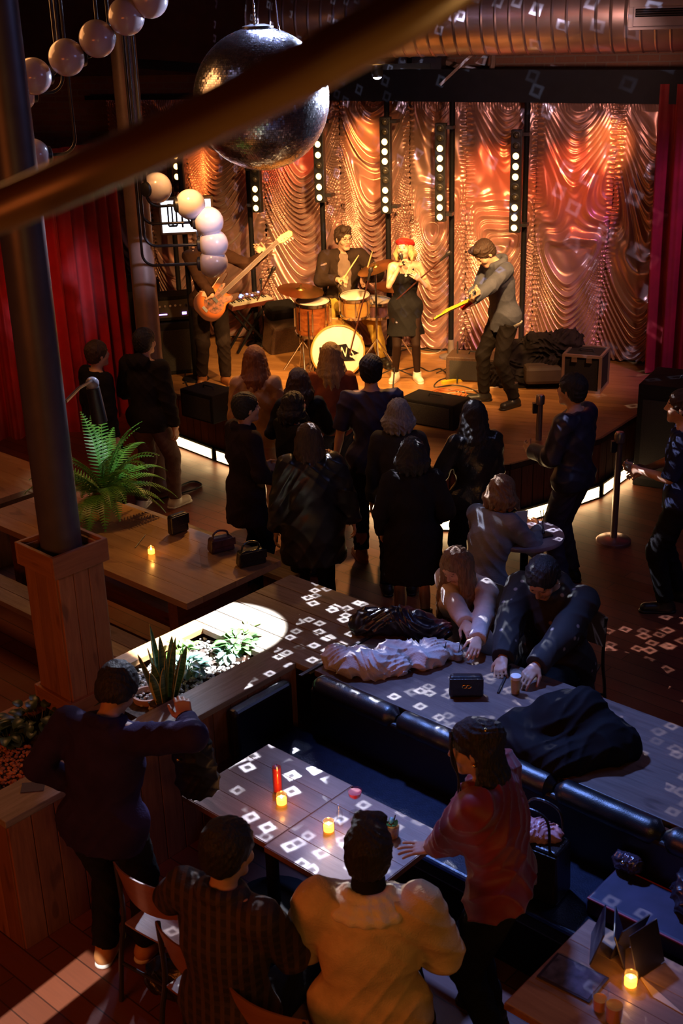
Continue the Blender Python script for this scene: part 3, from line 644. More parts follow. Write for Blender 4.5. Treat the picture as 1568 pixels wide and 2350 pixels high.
spot('hair light',(.3,13.2,5.0),(-.3,10.6,1.5),900,(1,.46,.12),40,.8,.1)
spot('fern light',(1.2,6.4,5.1),tuple(P(265,1030,1.2)),750,(.85,.95,1),9,.7,.03)
spot('red drape wash',(-2.7,11.4,3.0),(-3.35,14.4,.9),100,(1,.06,.03),46,.8,.2)
spot('brick fill',(2.2,10.2,3.75),(2.6,14.5,4.1),130,(1,.52,.42),50,.8,.1)  # added fill on the brick, stands in for red glow and ball dots
spot('blue ball glow',(-.2,6.9,4.7),(1.0,5.2,.6),1000,(.19,.34,1),44,.9,.14)
def slit(name,loc,p1,p2,e,col,w):
    o=spot(name,loc,tuple(np.asarray(p1)+(np.asarray(p1)-np.asarray(p2))*.35),e,col,12.5,.1,.01); l=o.data; l.use_nodes=True; nt=l.node_tree; em=nt.nodes['Emission']; ge=nt.nodes.new('ShaderNodeNewGeometry')
    n=nrm(np.cross(np.asarray(p1)-loc,np.asarray(p2)-loc)); d=nt.nodes.new('ShaderNodeVectorMath'); d.operation='DOT_PRODUCT'; _lnk(nt,ge.outputs['Incoming'],d.inputs[0]); d.inputs[1].default_value=tuple(n)
    _lnk(nt,math2(nt,'LESS_THAN',math2(nt,'ABSOLUTE',d.outputs['Value']),w),em.inputs['Strength'])
slit('white floor stripe lamp',V3(-1.25,2.0,5.2),P(60,2335,0),P(250,2185,0),3000,(.98,.92,.85),.016)

spot('stage floor wash',(.3,12.3,4.9),(.15,13.2,.6),620,(1,.56,.15),52,.8,.12)
spot('lavender spill',(2.4,6.6,4.9),(-1.2,11.2,2.83),1700,(.74,.72,1),9.5,.8,.1)
chrome=M('chrome',(.75,.75,.76),.18,1,var=0); gun=M('dark hardware',(.06,.055,.06),.35,.6,var=0); blackp=M('black plastic',(.018,.017,.02),.4,var=0)
def text_mesh(txt,size,depth=.002,shear=0):
    c=bpy.data.curves.new('t','FONT'); c.body=txt; c.size=size; c.extrude=depth; c.align_x='CENTER'; c.align_y='CENTER'; c.shear=shear
    o=bpy.data.objects.new('t',c); me=bpy.data.meshes.new_from_object(o); bpy.data.objects.remove(o); return me
# ---------------------------------------------------------------- light bars on black poles
warmlamp=emit('bar lamp lit',(1,.60,.18),9.); offlamp=M('bar lamp off',(.10,.085,.07),.2,.3,var=0)
bars=[('first',413,345,440,'LLLu',398,850),('second',592,378,487,'uuLLL',575,790),('third',737,268,464,'uLLLuLLL',741,760),('fourth',888,268,490,'uuLLLuuLLL',891,800),('fifth',1012,282,508,'uuLLLuuLLL',1037,812),('sixth',1182,297,533,'uuLLLuuLLL',1204,806)]
for k,(nm,px,y0,y1,pat,qx,qy) in enumerate(bars):
    off=.55; top=PL(px,y0,off);bot=PL(px,y1,off); pp=PL(qx,500,.36); ang=CANG
    pole=thing('light_pole','black pole carrying the %s light bar counted from the left columns'%nm,'pole',(pp[0],pp[1],.6),ang,group='black poles along the curtain')
    zt=PL(qx,(208 if k>2 else y0+5),.5)[2]-.6
    sm('tube',MB().cyl((0,0,.02),(0,0,zt),.032,n=14),black,pole); sm('base_plate',MB().lathe([(0,0),(.14,0),(.14,.02),(.04,.05),(.035,.22),(0,.22)]),M('pole base',(.25,.2,.18),.5) if k==4 else black,pole)
    b0=thing('light_bar','tall black light bar with round lamps, %s from the left columns'%nm,'stage light',tuple(bot),ang,group='light bars in front of the curtain')
    Ht=top[2]-bot[2]; ob('housing',MB().box((0,0,Ht/2),(.125,.08,Ht)),blackp,b0,bevel=.008); [ob('bracket',MB().box((.07 if qx>px else -.07,.05,zb),(.13,.14,.035)),gun,b0) for zb in (Ht-.05,.08)]
    n=len(pat); sp=Ht/(n+.0)
    for j,cse in enumerate(pat):
        z=Ht-sp*(j+.5); r=.036
        l=sm('lamp_lens',MB().lathe([(0,.022),(.02,.018),(r*.85,.008),(r,0)],(0,-.041,z),(0,-1,0),16),warmlamp if cse=='L' else offlamp,b0)
        sm('lamp_ring',MB().lathe([(r+.010,0),(r+.010,.012),(r,.014),(r,0)],(0,-.041,z),(0,-1,0),16),gun,l)
# ---------------------------------------------------------------- mirror ball
bc=D(600,229,9.9); BR=.525; ball=thing('mirror_ball','huge mirror ball hanging on two wires above the hall','mirror ball',tuple(bc))
mir,nt,b=_nt('mirror tile'); b.inputs['Metallic'].default_value=1; b.inputs['Roughness'].default_value=.22
rnd=nt.nodes.new('ShaderNodeNewGeometry').outputs['Random Per Island']; _lnk(nt,ramp(nt,rnd,[(0,(.5,.5,.56)),(1,(.86,.86,.92))]),b.inputs['Base Color'])
sm('core',MB().sphere((0,0,0),BR*.985,64,40),M('ball grout',(.05,.05,.07),.5,var=0),ball)
V=[];Fq=[];ts=.0175;n=0; nb_=int(pi*BR/ts)
for i in range(nb_):
    th=pi*(i+.5)/nb_; m=max(6,int(2*pi*BR*math.sin(th)/ts))
    for j in range(m):
        ph=2*pi*(j+.5*(i%2))/m; nn=V3(math.sin(th)*math.cos(ph),math.sin(th)*math.sin(ph),math.cos(th)); e1=V3(-math.sin(ph),math.cos(ph),0); e2=np.cross(nn,e1)
        tl=RNG.normal(0,.04,2); a1=e1+nn*tl[0];a2=e2+nn*tl[1]; hw=pi*BR*math.sin(th)/m*.93;hh=ts*.465; c=nn*BR
        V+=[c-a1*hw-a2*hh,c+a1*hw-a2*hh,c+a1*hw+a2*hh,c-a1*hw+a2*hh]; Fq.append((n,n+1,n+2,n+3)); n+=4
link(bpy.data.objects.new('mirror_tiles',mk_mesh('mirror_tiles',np.array(V),np.array(Fq),mir,smooth=False)),ball)
sm('top_cap',MB().lathe([(.12,BR*.98),(.12,BR+.004),(.05,BR+.02),(0,BR+.02)]),gun,ball)
for px,py in ((585,68),(640,80)):
    w=D(px,py,9.85)-bc; r=[w+V3(0.03*math.cos(a),0,.03*math.sin(a)) for a in np.linspace(0,2*pi,17)[:-1]]
    e=sm('eye_ring',MB().tube(r,.008,8,closed=True).cyl(w-V3(0,0,.03),w-V3(0,0,.1),.008,n=8),chrome,ball)
    mb=MB(); up=V3(-.0,0,0) if px<600 else V3(-.08,0,0)
    mb.tube([w+V3(0,0,.03),w+up*.2+V3(0,0,.3),w+up+V3(0,0,1.05)],.0045,6)
    for q in range(5 if px<600 else 1): mb.sphere(w+V3(0,0,.05+.03*q),.013,8,6,(.7,.5,1.4))
    sm('hanging_wire',mb,M('steel wire',(.4,.4,.45),.3,.8,var=0),ball)
# ---------------------------------------------------------------- globe lamps on bent tubes
glb=M('opal globe',(.62,.54,.62),.22,var=.03,scale=3,Subsurface_Weight=.3,Subsurface_Radius=(.05,.05,.05),Coat_Weight=.6,Coat_Roughness=.04); tubem=M('dark tube',(.03,.026,.028),.3,.6,var=0); glbd=glb
def globe(px,py,Y,r,tx,label,tz=.12,gx=None,n_=0,arm=1,ang=0,grp='opal globe lamps of the tube lamp'):
    c=D(px,py,Y); g=thing('globe_lamp',label,'lamp',tuple(c),0,group=grp)
    sm('globe',MB().sphere((0,0,0),r,36,22),glb,g)
    t=D(tx,py,Y+tz)-c; t=V3(*t); d=nrm(V3(t[0],t[1],0)); 
    sm('socket',MB().lathe([(0,r*1.12),(.04,r*1.12),(.062,r*1.05),(.068,r*.82),(.0,r*.8)],(0,0,0),tuple(d),20),blackp,g)
    e=V3(t[0],t[1],0); L=np.linalg.norm(e); R_=min(.11,L*.4); u=d
    path=[u*r*1.05,u*(L-R_)]+[u*(L-R_)+u*R_*math.sin(a)+V3(0,0,R_*(1-math.cos(a))) for a in np.linspace(.2,pi/2,6)]+[e+V3(0,0,R_+.3),e+V3(0,0,5.4-c[2])]
    sm('arm_tube',MB().tube(path,.0125,10),tubem,g)
for px,py,tx,l in ((360,431,333,'topmost'),(437,469,338,'second from the top'),(479,509,327,'third from the top'),(490,560,333,'fourth from the top'),(490,604,328,'lowest')):
    globe(px,py,11.2,.135,tx,'white opal globe lamp by the far column, %s of its five'%l,-.10 if py<480 else -.03)
for px,py,tx,l in ((344,-2,312,'first, cut by the frame top'),(290,38,276,'second from the frame top'),(223,89,252,'third from the frame top'),(153,132,230,'fourth from the frame top'),(77,175,135,'fifth from the top')):
    globe(px,py,9.0,.125,tx,'white opal globe lamp of the upper diagonal row, %s'%l,grp='upper row of opal globes')
for px,py,tx,l in ((42,216,148,'tucked behind the near column under the upper row'),(76,358,176,'low and half hidden behind the near grey column')):
    globe(px,py,9.3,.125,tx,'opal globe lamp %s'%l,grp='upper row of opal globes')
# ---------------------------------------------------------------- lit sign
sc=D(428,494,13.6); sg=thing('light_box_sign','lit white sign box with black letters on a black pole','sign',(sc[0],sc[1],.6),math.radians(8)); zc=sc[2]-.6
sm('pole',MB().cyl((-.03,.06,0),(-.03,.06,zc+.6),.03,n=12).lathe([(0,0),(.16,0),(.15,.02),(.03,.04)],(-.03,.06,0)),black,sg)
fr=ob('frame',MB().box((0,0,zc),(.60,.1,.40)),M('brown box',(.12,.06,.03),.5),sg,bevel=.008); ob('lit_panel',MB().box((0,-.053,zc),(.54,.008,.34)),emit('sign glow',(.80,.84,1),2.6),fr)
mb=MB()
def stroke(pts,r=.020):
    for a,b_ in zip(pts[:-1],pts[1:]): mb.beam(a,b_,.012,r)
zz=zc; X=-.2
for (xs,) in ((-.2,),):
    for q in (0,.045,): 
        stroke([(xs+q,-.062,zz+.13),(xs+q,-.062,zz-.10)],.018); stroke([(xs+.09-q*0+.0,-.062,zz+.13),(xs+.09,-.062,zz-.10)],.018)
    stroke([(xs,-.062,zz-.10),(xs+.09,-.062,zz-.10)],.02); stroke([(xs,-.062,zz+.13),(xs+.045,-.062,zz+.13)],.02)
for x0,x1,z0,z1 in ((-.05,-.05,-.12,.13),(-.05,.05,.13,-.12),(.05,.05,-.12,.13)): stroke([(x0,-.062,zz+z0),(x1,-.062,zz+z1)],.022)
for q in range(4): stroke([(.11,-.062,zz-.10+.05*q),(.17,-.062,zz-.10+.05*q)],.022)
ob('letters',mb,black,fr)
# ---------------------------------------------------------------- drum kit
def fin(wood_c1,wood_c2,name): return wood(name,wood_c1,wood_c2,.18,.6,coat=.8)
tomw=fin((.16,.035,.01),(.42,.13,.03),'tom lacquer'); rackw=fin((.5,.22,.05),(.72,.40,.10),'rack lacquer'); skinm=M('drum head',(.82,.74,.62),.5,var=.03)
def drum(name,label,c,r,h,axis,mat,lugs=8,head=skinm,hoop=None):
    g=thing(name,label,'drum',tuple(c)); ax_=nrm(axis); u,w,_=basis(ax_); z=V3(0,0,0)
    mb=MB().lathe([(r,-h/2),(r,h/2)],z,ax_,40); v=mb.v[0]; mb.gc=[np.stack([np.arctan2(v@w,v@u)*r,v@ax_,v@u],1)]
    s_=sm('shell',mb,mat,g); 
    for sg_ in (1,-1):
        hp=sm('hoop',MB().lathe([(r-.004,0),(r+.014,0),(r+.014,.03),(r-.002,.034),(r-.004,.02)],ax_*(sg_*h/2-.014),ax_,40),hoop or chrome,g); 
    sm('batter_head',MB().lathe([(0,.002),(r*.97,0),(r,-.004)],ax_*(h/2+.004),ax_,40),head,g); sm('resonant_head',MB().lathe([(0,0),(r,0)],-ax_*(h/2),ax_,40),head,g)
    mb=MB()
    for k in range(lugs):
        a=2*pi*k/lugs; d=u*math.cos(a)+w*math.sin(a); mb.beam(d*(r+.012)-ax_*h*.30,d*(r+.012)+ax_*h*.30,.016,.016,d); mb.cyl(d*(r+.016)-ax_*h/2,d*(r+.016)+ax_*h/2,.0035,n=6)
    sm('lug',mb,chrome,g); return g
bdc=D(771,794,13.75); bda=nrm(V3(.10,-1,.03)); bdc[2]=.6+.30; bd_=drum('bass_drum','wooden bass drum with white front head and black pennant lettering','%s'%(tuple(bdc),),.29,.40,bda,rackw,10) if False else drum('bass_drum','wooden bass drum with white front head and black pennant lettering',tuple(bdc),.30,.40,bda,rackw,10,M('bass head',(.9,.86,.76),.45,var=.02),rackw); 
Rb=np.stack([nrm(np.cross((0,0,1),-bda)),np.cross(-bda,nrm(np.cross((0,0,1),-bda)))*1.0,bda],1)  # x right as seen from the hall
xr=nrm(np.cross(V3(0,0,1),bda))*1.0; yr=np.cross(bda,xr)
FP=lambda x,y,d=0: bda*(.208+d)+xr*x+yr*y
pen=[(-.21,.06),(.10,.085),(.125,.035),(.245,-.03),(.15,-.06),(.20,-.115),(.06,-.115),(-.21,-.06)]
ob('pennant',MB().ext([FP(*p) for p in pen],(0,0,0),bda*.003),black,bd_)
me=text_mesh('N S',.135,.001); me.materials.append(skinm); t=link(bpy.data.objects.new('lettering',me),bd_); t.matrix_local=Matrix(((xr[0],yr[0],bda[0],FP(.105,-.018,.005)[0]),(xr[1],yr[1],bda[1],FP(.105,-.018,.005)[1]),(xr[2],yr[2],bda[2],FP(.105,-.018,.005)[2]),(0,0,0,1)))@Matrix.Rotation(-.18,4,'Z')@Matrix.Diagonal((.82,1.15,1,1))
mb=MB(); 
for sg_ in (-1,1): mb.cyl(xr*.26*sg_-yr*.1+bda*.05,xr*.36*sg_-yr*.30+bda*.18,.010,n=8)
sm('spur',mb,chrome,bd_)
ftc=D(718,728,13.75); ft=drum('floor_tom','brown lacquered floor tom left of the bass drum',tuple(ftc),.195,.36,(0.02,-.1,1),tomw)
mb=MB()
for a in (.3,2.4,4.5): d=V3(math.cos(a),math.sin(a),0); mb.tube([d*.22+V3(0,0,.12),d*.22-V3(0,0,ftc[2]-.75),d*.25-V3(0,0,ftc[2]-.61)],.008,8)
sm('leg',mb,chrome,ft)
rtc=D(816,700,13.85); rt=drum('rack_tom','pale wooden rack tom mounted over the bass drum',tuple(rtc),.172,.21,(-.03,-.16,1),rackw); sm('mount',MB().tube([V3(0,.02,-.1),V3(-.06,.05,-.16),V3(-.05,.0,-(rtc[2]-1.19))],.014,10),chrome,rt)
snc=D(862,706,14.0); sn=drum('snare_drum','dark snare drum half behind the rack tom',tuple(snc),.175,.16,(0.05,-.1,1),M('snare shell',(.12,.05,.06),.3,var=.1)); sm('stand',MB().tube([V3(0,0,-.1),V3(0,0,-(snc[2]-.7))],.012,8).tube([V3(0,0,-(snc[2]-.9)),V3(.2,-.1,-(snc[2]-.61))],.008,6).tube([V3(0,0,-(snc[2]-.9)),V3(-.2,-.05,-(snc[2]-.61))],.008,6).tube([V3(0,0,-(snc[2]-.9)),V3(0,.2,-(snc[2]-.61))],.008,6),chrome,sn)
brass=M('cymbal brass',(.75,.42,.12),.28,1,var=.06)
def cymbal(label,px,py,Y,r,tilt,rz=0):
    c=D(px,py,Y); g=thing('cymbal',label,'cymbal',tuple(c),rz,group='cymbals of the drum kit'); ax_=nrm(V3(math.sin(tilt),-.12,math.cos(tilt)))
    sm('plate',MB().lathe([(r,-.016),(r*.6,-.004),(r*.22,.006),(r*.2,.014),(r*.1,.026),(.004,.03),(.004,.027),(r*.1,.023),(r*.2,.011),(r*.22,.003),(r*.6,-.007),(r,-.0175)],(0,0,0),ax_,48),brass,g)
    Z=c[2]-.6; mb=MB().cyl((0,0,.05),(0,0,-Z+.25),.009,n=8).cyl((0,0,-.3),(0,0,-Z+.18),.013,n=8); mb.cyl(ax_*.03,ax_*.055,.012,n=8)
    for a in (.6,2.7,4.8): mb.tube([(0,0,-Z+.38),(math.cos(a)*.26,math.sin(a)*.26,-Z+.015)],.009,6)
    sm('stand',mb,chrome,g)
cymbal('thin gold cymbal left of the drummer above the floor tom',690,664,13.8,.27,.12)
cymbal('gold crash cymbal tilted beside the singer',862,612,13.8,.22,-.32)
cymbal('gold ride cymbal low behind the singer',903,655,14.3,.23,.05)
# ---------------------------------------------------------------- keyboard, amps, cases, monitors
kc=P(572,803,.6); kz=D(562,690,kc[1])[2]-.6
kb=thing('keyboard','small electronic keyboard with lit screen on a folding stand','keyboard',(kc[0],kc[1],.6),math.radians(38))
tl=Matrix.Rotation(math.radians(14),3,'X')
ob('case',MB().box((0,0,kz),(.62,.30,.06),R=tl),M('keyboard red wood',(.13,.03,.02),.4),kb,bevel=.008)
mb=MB(); mk=MB()
for i in range(18): mb.box(np.array(tl)@V3(-.28+.033*i,-.085,.036)+V3(0,0,kz),(.029,.13,.012),R=tl)
for i in range(17):
    if i%7 not in(2,6): mk.box(np.array(tl)@V3(-.2635+.033*i,-.05,.046)+V3(0,0,kz),(.014,.07,.012),R=tl)
ob('white_keys',mb,M('white keys',(.8,.74,.62),.35,var=0),kb); ob('black_keys',mk,blackp,kb)
mb=MB(); ml=MB()
for i in range(26): (ml if i%4==1 else mb).box(np.array(tl)@V3(-.27+.043*(i%13),.05+.05*(i//13),.034)+V3(0,0,kz),(.022,.022,.014),R=tl)
ob('knobs',mb,M('grey knobs',(.3,.28,.3),.4,var=0),kb); ob('lit_pads',ml,emit('pad glow',(.35,.4,1),2.2),kb)
ob('screen',MB().box(np.array(tl)@V3(-.05,.09,.038)+V3(0,0,kz),(.10,.05,.008),R=tl),emit('screen blue',(.2,.35,1),3),kb)
mb=MB(); 
for y in (-.1,.1): mb.beam((-.24,y,kz-.04),(.24,y,0.02),.03,.02); mb.beam((.24,y,kz-.04),(-.24,y,.02),.03,.02)
ob('stand',mb,black,kb)
def cab(name,label,cat,px,py,size,rz,mat,z=.6,grille=True,trim=None):
    p=P(px,py,z); g=thing(name,label,cat,tuple(p),rz); x,y,h=size
    ob('cabinet',MB().box((0,0,h/2),size),mat,g,bevel=.012)
    if grille: ob('grille',MB().box((0,-y/2-.004,h*.47),(x*.86,.012,h*.78)),M('grille cloth',(.03,.026,.024),.9,var=.3,scale=150),g)
    if trim:
        mb=MB()
        for sx in (-1,1):
            for sy in (-1,1): mb.box((sx*x/2,sy*y/2,h/2),(.03,.03,h+.01))
            for zz in (0.012,h-.0): mb.box((sx*x/2,0,zz),(.028,y,.028)); mb.box((0,sx*y/2,zz),(x,.028,.028))
        ob('metal_edge',mb,trim,g)
        ob('latch',MB().box((-x*.2,-y/2-.015,h*.9),(.06,.02,.05)).box((x*.2,-y/2-.015,h*.9),(.06,.02,.05)),chrome,g)
    sm('handle',MB().tube([(-.08,0,h),(-.07,0,h+.03),(.07,0,h+.03),(.08,0,h)],.01,8),blackp,g); return g
alu=M('aluminium edge',(.42,.32,.27),.35,.8,var=0); tolex=M('black tolex',(.012,.010,.010),.75,var=.2,scale=80,bmp=.3,bscale=200,Specular_IOR_Level=.2); brownt=M('brown tolex',(.07,.035,.02),.65,var=.2,scale=60)
ba=cab('bass_amplifier','black bass amplifier head and cabinet left of the bassist','amplifier',398,850,(.55,.40,.62),.25,tolex)
ah=thing('amplifier_head','rack unit with lit knobs on top of the bass cabinet','amplifier',tuple(P(398,850,.6)+V3(0,0,.64)),.25); ob('case',MB().box((0,0,.14),(.52,.36,.28)),tolex,ah,bevel=.01); ob('face_plate',MB().box((0,-.185,.14),(.46,.01,.2)),M('face plate',(.12,.10,.08),.35,.5,var=0),ah)
mb=MB(); [mb.cyl((-.18+.06*i,-.19,.18),(-.18+.06*i,-.215,.18),.014,n=10) for i in range(7)]; ob('knob',mb,chrome,ah); ob('power_lamp',MB().box((.16,-.193,.08),(.05,.006,.03)).box((-.1,-.193,.08),(.12,.006,.012)),emit('amp lamp',(.5,.3,1),4),ah)
cab('speaker_cabinet','dark speaker cabinet behind the far column','speaker',318,800,(.6,.5,.9),.3,tolex)
w=thing('monitor_wedge','dark padded case leaning beside the floor tom','case',tuple(P(655,808,.6)),.5); ob('body',MB().box((0,.05,.20),(.42,.3,.40),R=Matrix.Rotation(.3,3,'X')),brownt,w,bevel=.03); ob('lid',MB().box((.02,.12,.50),(.38,.24,.20),R=Matrix.Rotation(.42,3,'X')),tolex,w,bevel=.05)
ga=cab('guitar_amplifier','brown tilted guitar amplifier on the stage behind the guitarist','amplifier',1092,868,(.62,.34,.28),-.3,brownt,trim=None)
cab('flight_case','black flight case with aluminium edges at the stage right corner','case',1343,888,(.40,.42,.40),-.42,tolex,grille=False,trim=alu)
cab('stage_monitor','black wedge monitor at the front edge of the stage behind the crowd','speaker',1000,968,(.62,.36,.26),-.62,tolex)
cab('stage_monitor','black wedge monitor at the left front corner of the stage','speaker',483,955,(.50,.36,.30),-.75,tolex)
cab('subwoofer','big black loudspeaker box on the floor before the red drape','speaker',1562,1100,(.8,.7,1.05),-.5,tolex,z=0)
# heap of coats and soft cases
hp=P(1250,884,.6); hz=thing('coat_heap','heap of black coats and soft cases behind the guitarist','coats',tuple(hp)); 
pr=[cap((-.45,.1,.10),(.35,.0,.12),.17,.14,.08),cap((-.3,.2,.3),(.25,.25,.33),.14,.15,.06),cap((-.1,.1,.45),(.3,.2,.42),.10,.13,.06),cap((.1,-.05,.2),(.5,.1,.15),.13,.12,.05),pln((0,0,0),(0,0,-1))]
softob('coats',pr,.012,M('black coats',(.014,.010,.010),.85,var=.3,scale=10,Specular_IOR_Level=.1),hz,.05,1.6,3)
ob('soft_case',MB().box((.0,-.12,.17),(.5,.22,.2)),M('soft case',(.05,.03,.022),.7),hz,bevel=.04)
# ---------------------------------------------------------------- microphone stands, cables
def micstand(label,px,py,h,boom=None,z=.6,group='microphone stands'):
    p=P(px,py,z); g=thing('microphone_stand',label,'microphone stand',tuple(p),0,group=group); mb=MB().cyl((0,0,.1),(0,0,h),.009,n=8)
    for a in (.4,2.5,4.6): mb.tube([(0,0,.16),(math.cos(a)*.28,math.sin(a)*.28,.012)],.008,6)
    sm('pole',mb,gun,g)
    if boom is not None:
        a,b_=[V3(*(D(x,y,Y)-p)) for (x,y,Y) in boom]; sm('boom',MB().cyl(a,b_,.0085,n=8),M('boom red-brown',(.12,.04,.03),.35,.5,var=0),g); d=nrm(b_-a)
        sm('clutch',MB().sphere((0,0,h),.022,10,8).cyl((0,0,h-.05),(0,0,h),.016,n=8),gun,g); sm('microphone',MB().lathe([(0,-.12),(.012,-.11),(.017,-.02),(.026,.0),(.026,.02),(.016,.042),(0,.046)],b_+d*.05,d,14),gun,g)
    return g
def lx(x,y,Y,px,py,z=.6): return D(x,y,Y)
ms=P(906,876,.6); micstand('boom microphone stand before the singer holding a tablet',906,876,float(D(908,690,ms[1])[2]-.6),[(893,704,ms[1]),(1020,590,ms[1]-.25)])
tb=D(935,737,ms[1]-.04); tbo=thing('tablet','tablet clamped to the stand before the singer showing a picture','tablet',tuple(tb),0,rot=(math.radians(62),math.radians(28),0)); ob('case',MB().box((0,0,0),(.24,.17,.012)),blackp,tbo,bevel=.004)
pm_,nt,b=_nt('tablet picture'); c=ramp(nt,noise(nt,objco(nt),22,2),[(.35,(.28,.16,.2)),(.5,(.5,.3,.32)),(.65,(.2,.15,.3))]); _lnk(nt,c,b.inputs['Base Color']); _lnk(nt,c,b.inputs['Emission Color']); b.inputs['Emission Strength'].default_value=.7
ob('screen',MB().box((0,0,.0075),(.215,.145,.003)),pm_,tbo)
m2=P(806,866,.6); micstand('thin microphone stand in front of the bass drum',808,850,.36,[(803,812,13.45),(848,632,13.35)])
m3=P(612,800,.6); micstand('microphone stand with boom beside the keyboard',607,795,.85,[(590,690,13.9),(622,628,13.9)])
micstand('short microphone stand beside the guitar amplifier',1050,866,.42,None)
def cable(label,pts,r,mat,z=.606):
    g=sm('cable',MB().tube(bez([P(x,y,z) for x,y in pts],8),r,6),mat); return tag(g,label,'cable',group='cables on the stage floor')
bcab=M('black cable',(.02,.018,.018),.5,var=0); ocab=M('orange cable',(.65,.16,.05),.5,var=0); wcab=M('pale cable',(.6,.48,.36),.5,var=0)
cable('black cable running from the singer to the guitar amplifier',[(920,850),(960,842),(985,852),(1010,846),(1030,858),(1060,850)],.007,bcab)
cable('black cable looping by the short microphone stand',[(1050,862),(1010,872),(998,888),(1040,884),(1075,890),(1100,905),(1060,900),(1030,895)],.007,bcab)
cable('orange cable coil on the deck by the guitarist',[(990,918)]+[(1030+45*math.cos(a)*(1-.02*i),903+13*math.sin(a)*(1-.02*i)) for i,a in enumerate(np.linspace(pi,pi*7,36))],.006,ocab)
cable('pale cable from the front edge to the coil',[(965,930),(990,915),(1030,903),(1090,895),(1160,886)],.005,wcab)
cable('pale cable coil beside the curtain behind the singer',[(985+30*math.cos(a),800+12*math.sin(a)) for a in np.linspace(0,pi*6,30)]+[(940,790)],.008,wcab)
cable('black cable at the bassist feet',[(420,880),(450,870),(470,890),(500,893),(560,880),(600,885)],.008,bcab)
cable('black cable over the left stage corner',[(430,830),(425,870),(440,895),(480,905),(530,900)],.008,bcab)
cable('black cable behind the singer legs',[(880,812),(915,806),(950,800),(1000,806),(1040,800)],.009,bcab)
pl=P(1042,877,.6); ob_=ob('power_strip',MB().box((0,0,.015),(.3,.06,.03),.4),M('yellow plastic',(.7,.5,.03),.5,var=0),loc=tuple(pl)); tag(ob_,'yellow power strip on the deck beside the stand','power strip')
# ---------------------------------------------------------------- rope-barrier posts
steel=M('brushed steel',(.42,.38,.38),.3,.9,var=0)
def stanchion(label,px,py,ptop,basem):
    p=P(px,py,0); h=D(px,ptop,p[1])[2]; g=thing('barrier_post',label,'barrier post',tuple(p),0,group='barrier posts by the stage')
    sm('pole',MB().cyl((0,0,.03),(0,0,h-.09),.030,n=18),steel,g); sm('cap',MB().lathe([(.03,-.1),(.045,-.09),(.045,-.02),(.035,0),(0,.004)],(0,0,h)),steel,g); b_=sm('base',MB().lathe([(0,0),(.155,0),(.155,.022),(.14,.035),(.05,.045),(0,.045)],n=36),basem,g); sm('belt_cassette',MB().box((-.05,0,h-.13),(.04,.05,.1)),blackp,g)
redb=M('red base',(.36,.03,.03),.35,var=0)
stanchion('steel barrier post standing clear on the right floor',1408,1243,992,M('base steel',(.40,.2,.19),.3,.7,var=0)); stanchion('barrier post with a red base against the stage front',1232,1142,906,redb)
# ---------------------------------------------------------------- handrail close to the camera, spotlight on the truss, arm on the column
pts=[(-200,545,1.36),(0,482,1.30),(250,375,1.2),(500,260,1.13),(700,160,1.08),(784,112,1.065),(934,30,1.045),(1084,-75,1.03),(1200,-160,1.02)]
hr=sm('handrail',MB().tube(bez([D(*p) for p in pts],10),.0232,28),wood('rail wood',(.10,.05,.02),(.33,.19,.07),.35,.4,coat=.3)); tag(hr,'curved brown handrail of the balcony crossing close in front','handrail')
sp=D(866,172,12.2); g=thing('spotlight','small lit spotlight hanging under the black truss','spotlight',tuple(sp)); ob('truss_bar',MB().beam((-.55,.1,.07),(.5,-.05,.07),.05,.05),black,g); sm('housing',MB().lathe([(0,.1),(.05,.09),(.055,.0),(.045,-.02)],n=18),black,g); sm('lens',MB().sphere((0,0,-.015),.042,16,10,(1,1,.6)),emit('spot lens',(.75,.82,1),22),g)
ar=D(212,880,8.6); bse=D(150,922,7.4); g=thing('wall_camera','small dome on a thin arm from the near column','camera',tuple(ar)); sm('dome',MB().sphere((0,0,.0),.05,18,12),M('dome glass',(.25,.24,.27),.15,var=0),g); sm('housing',MB().cyl((0,0,-.03),(.02,.02,-.3),.05,.06,n=16),blackp,g); q=V3(*(bse-ar)); sm('arm',MB().tube([V3(0,0,.02),q*.5+V3(0,0,.03),q],.012,8),gun,g)
oak=wood('weathered plank',(.20,.155,.115),(.40,.33,.26),.55); pallet=wood('pallet timber',(.30,.13,.05),(.55,.27,.10),.6); dkwood=wood('dark table top',(.10,.066,.06),(.19,.135,.12),.42,coat=.15)
table_w=wood('honey table top',(.34,.19,.085),(.52,.32,.16),.32,.6,coat=.5); tabletop=wood('brown table top',(.24,.14,.10),(.40,.26,.19),.4,.8,coat=.2); sidew=wood('planter side boards',(.22,.085,.04),(.42,.17,.075),.6)
leather=M('black leather',(.004,.004,.006),.36,var=.1,scale=20,bmp=.12,bscale=180,Specular_IOR_Level=.8); fz=math.radians(-42.5)
def fthing(name,label,cat,x=0,y=0,z=0,rz=0,group=None): return thing(name,label,cat,tuple(FL(x,y,z)),fz+rz,group)
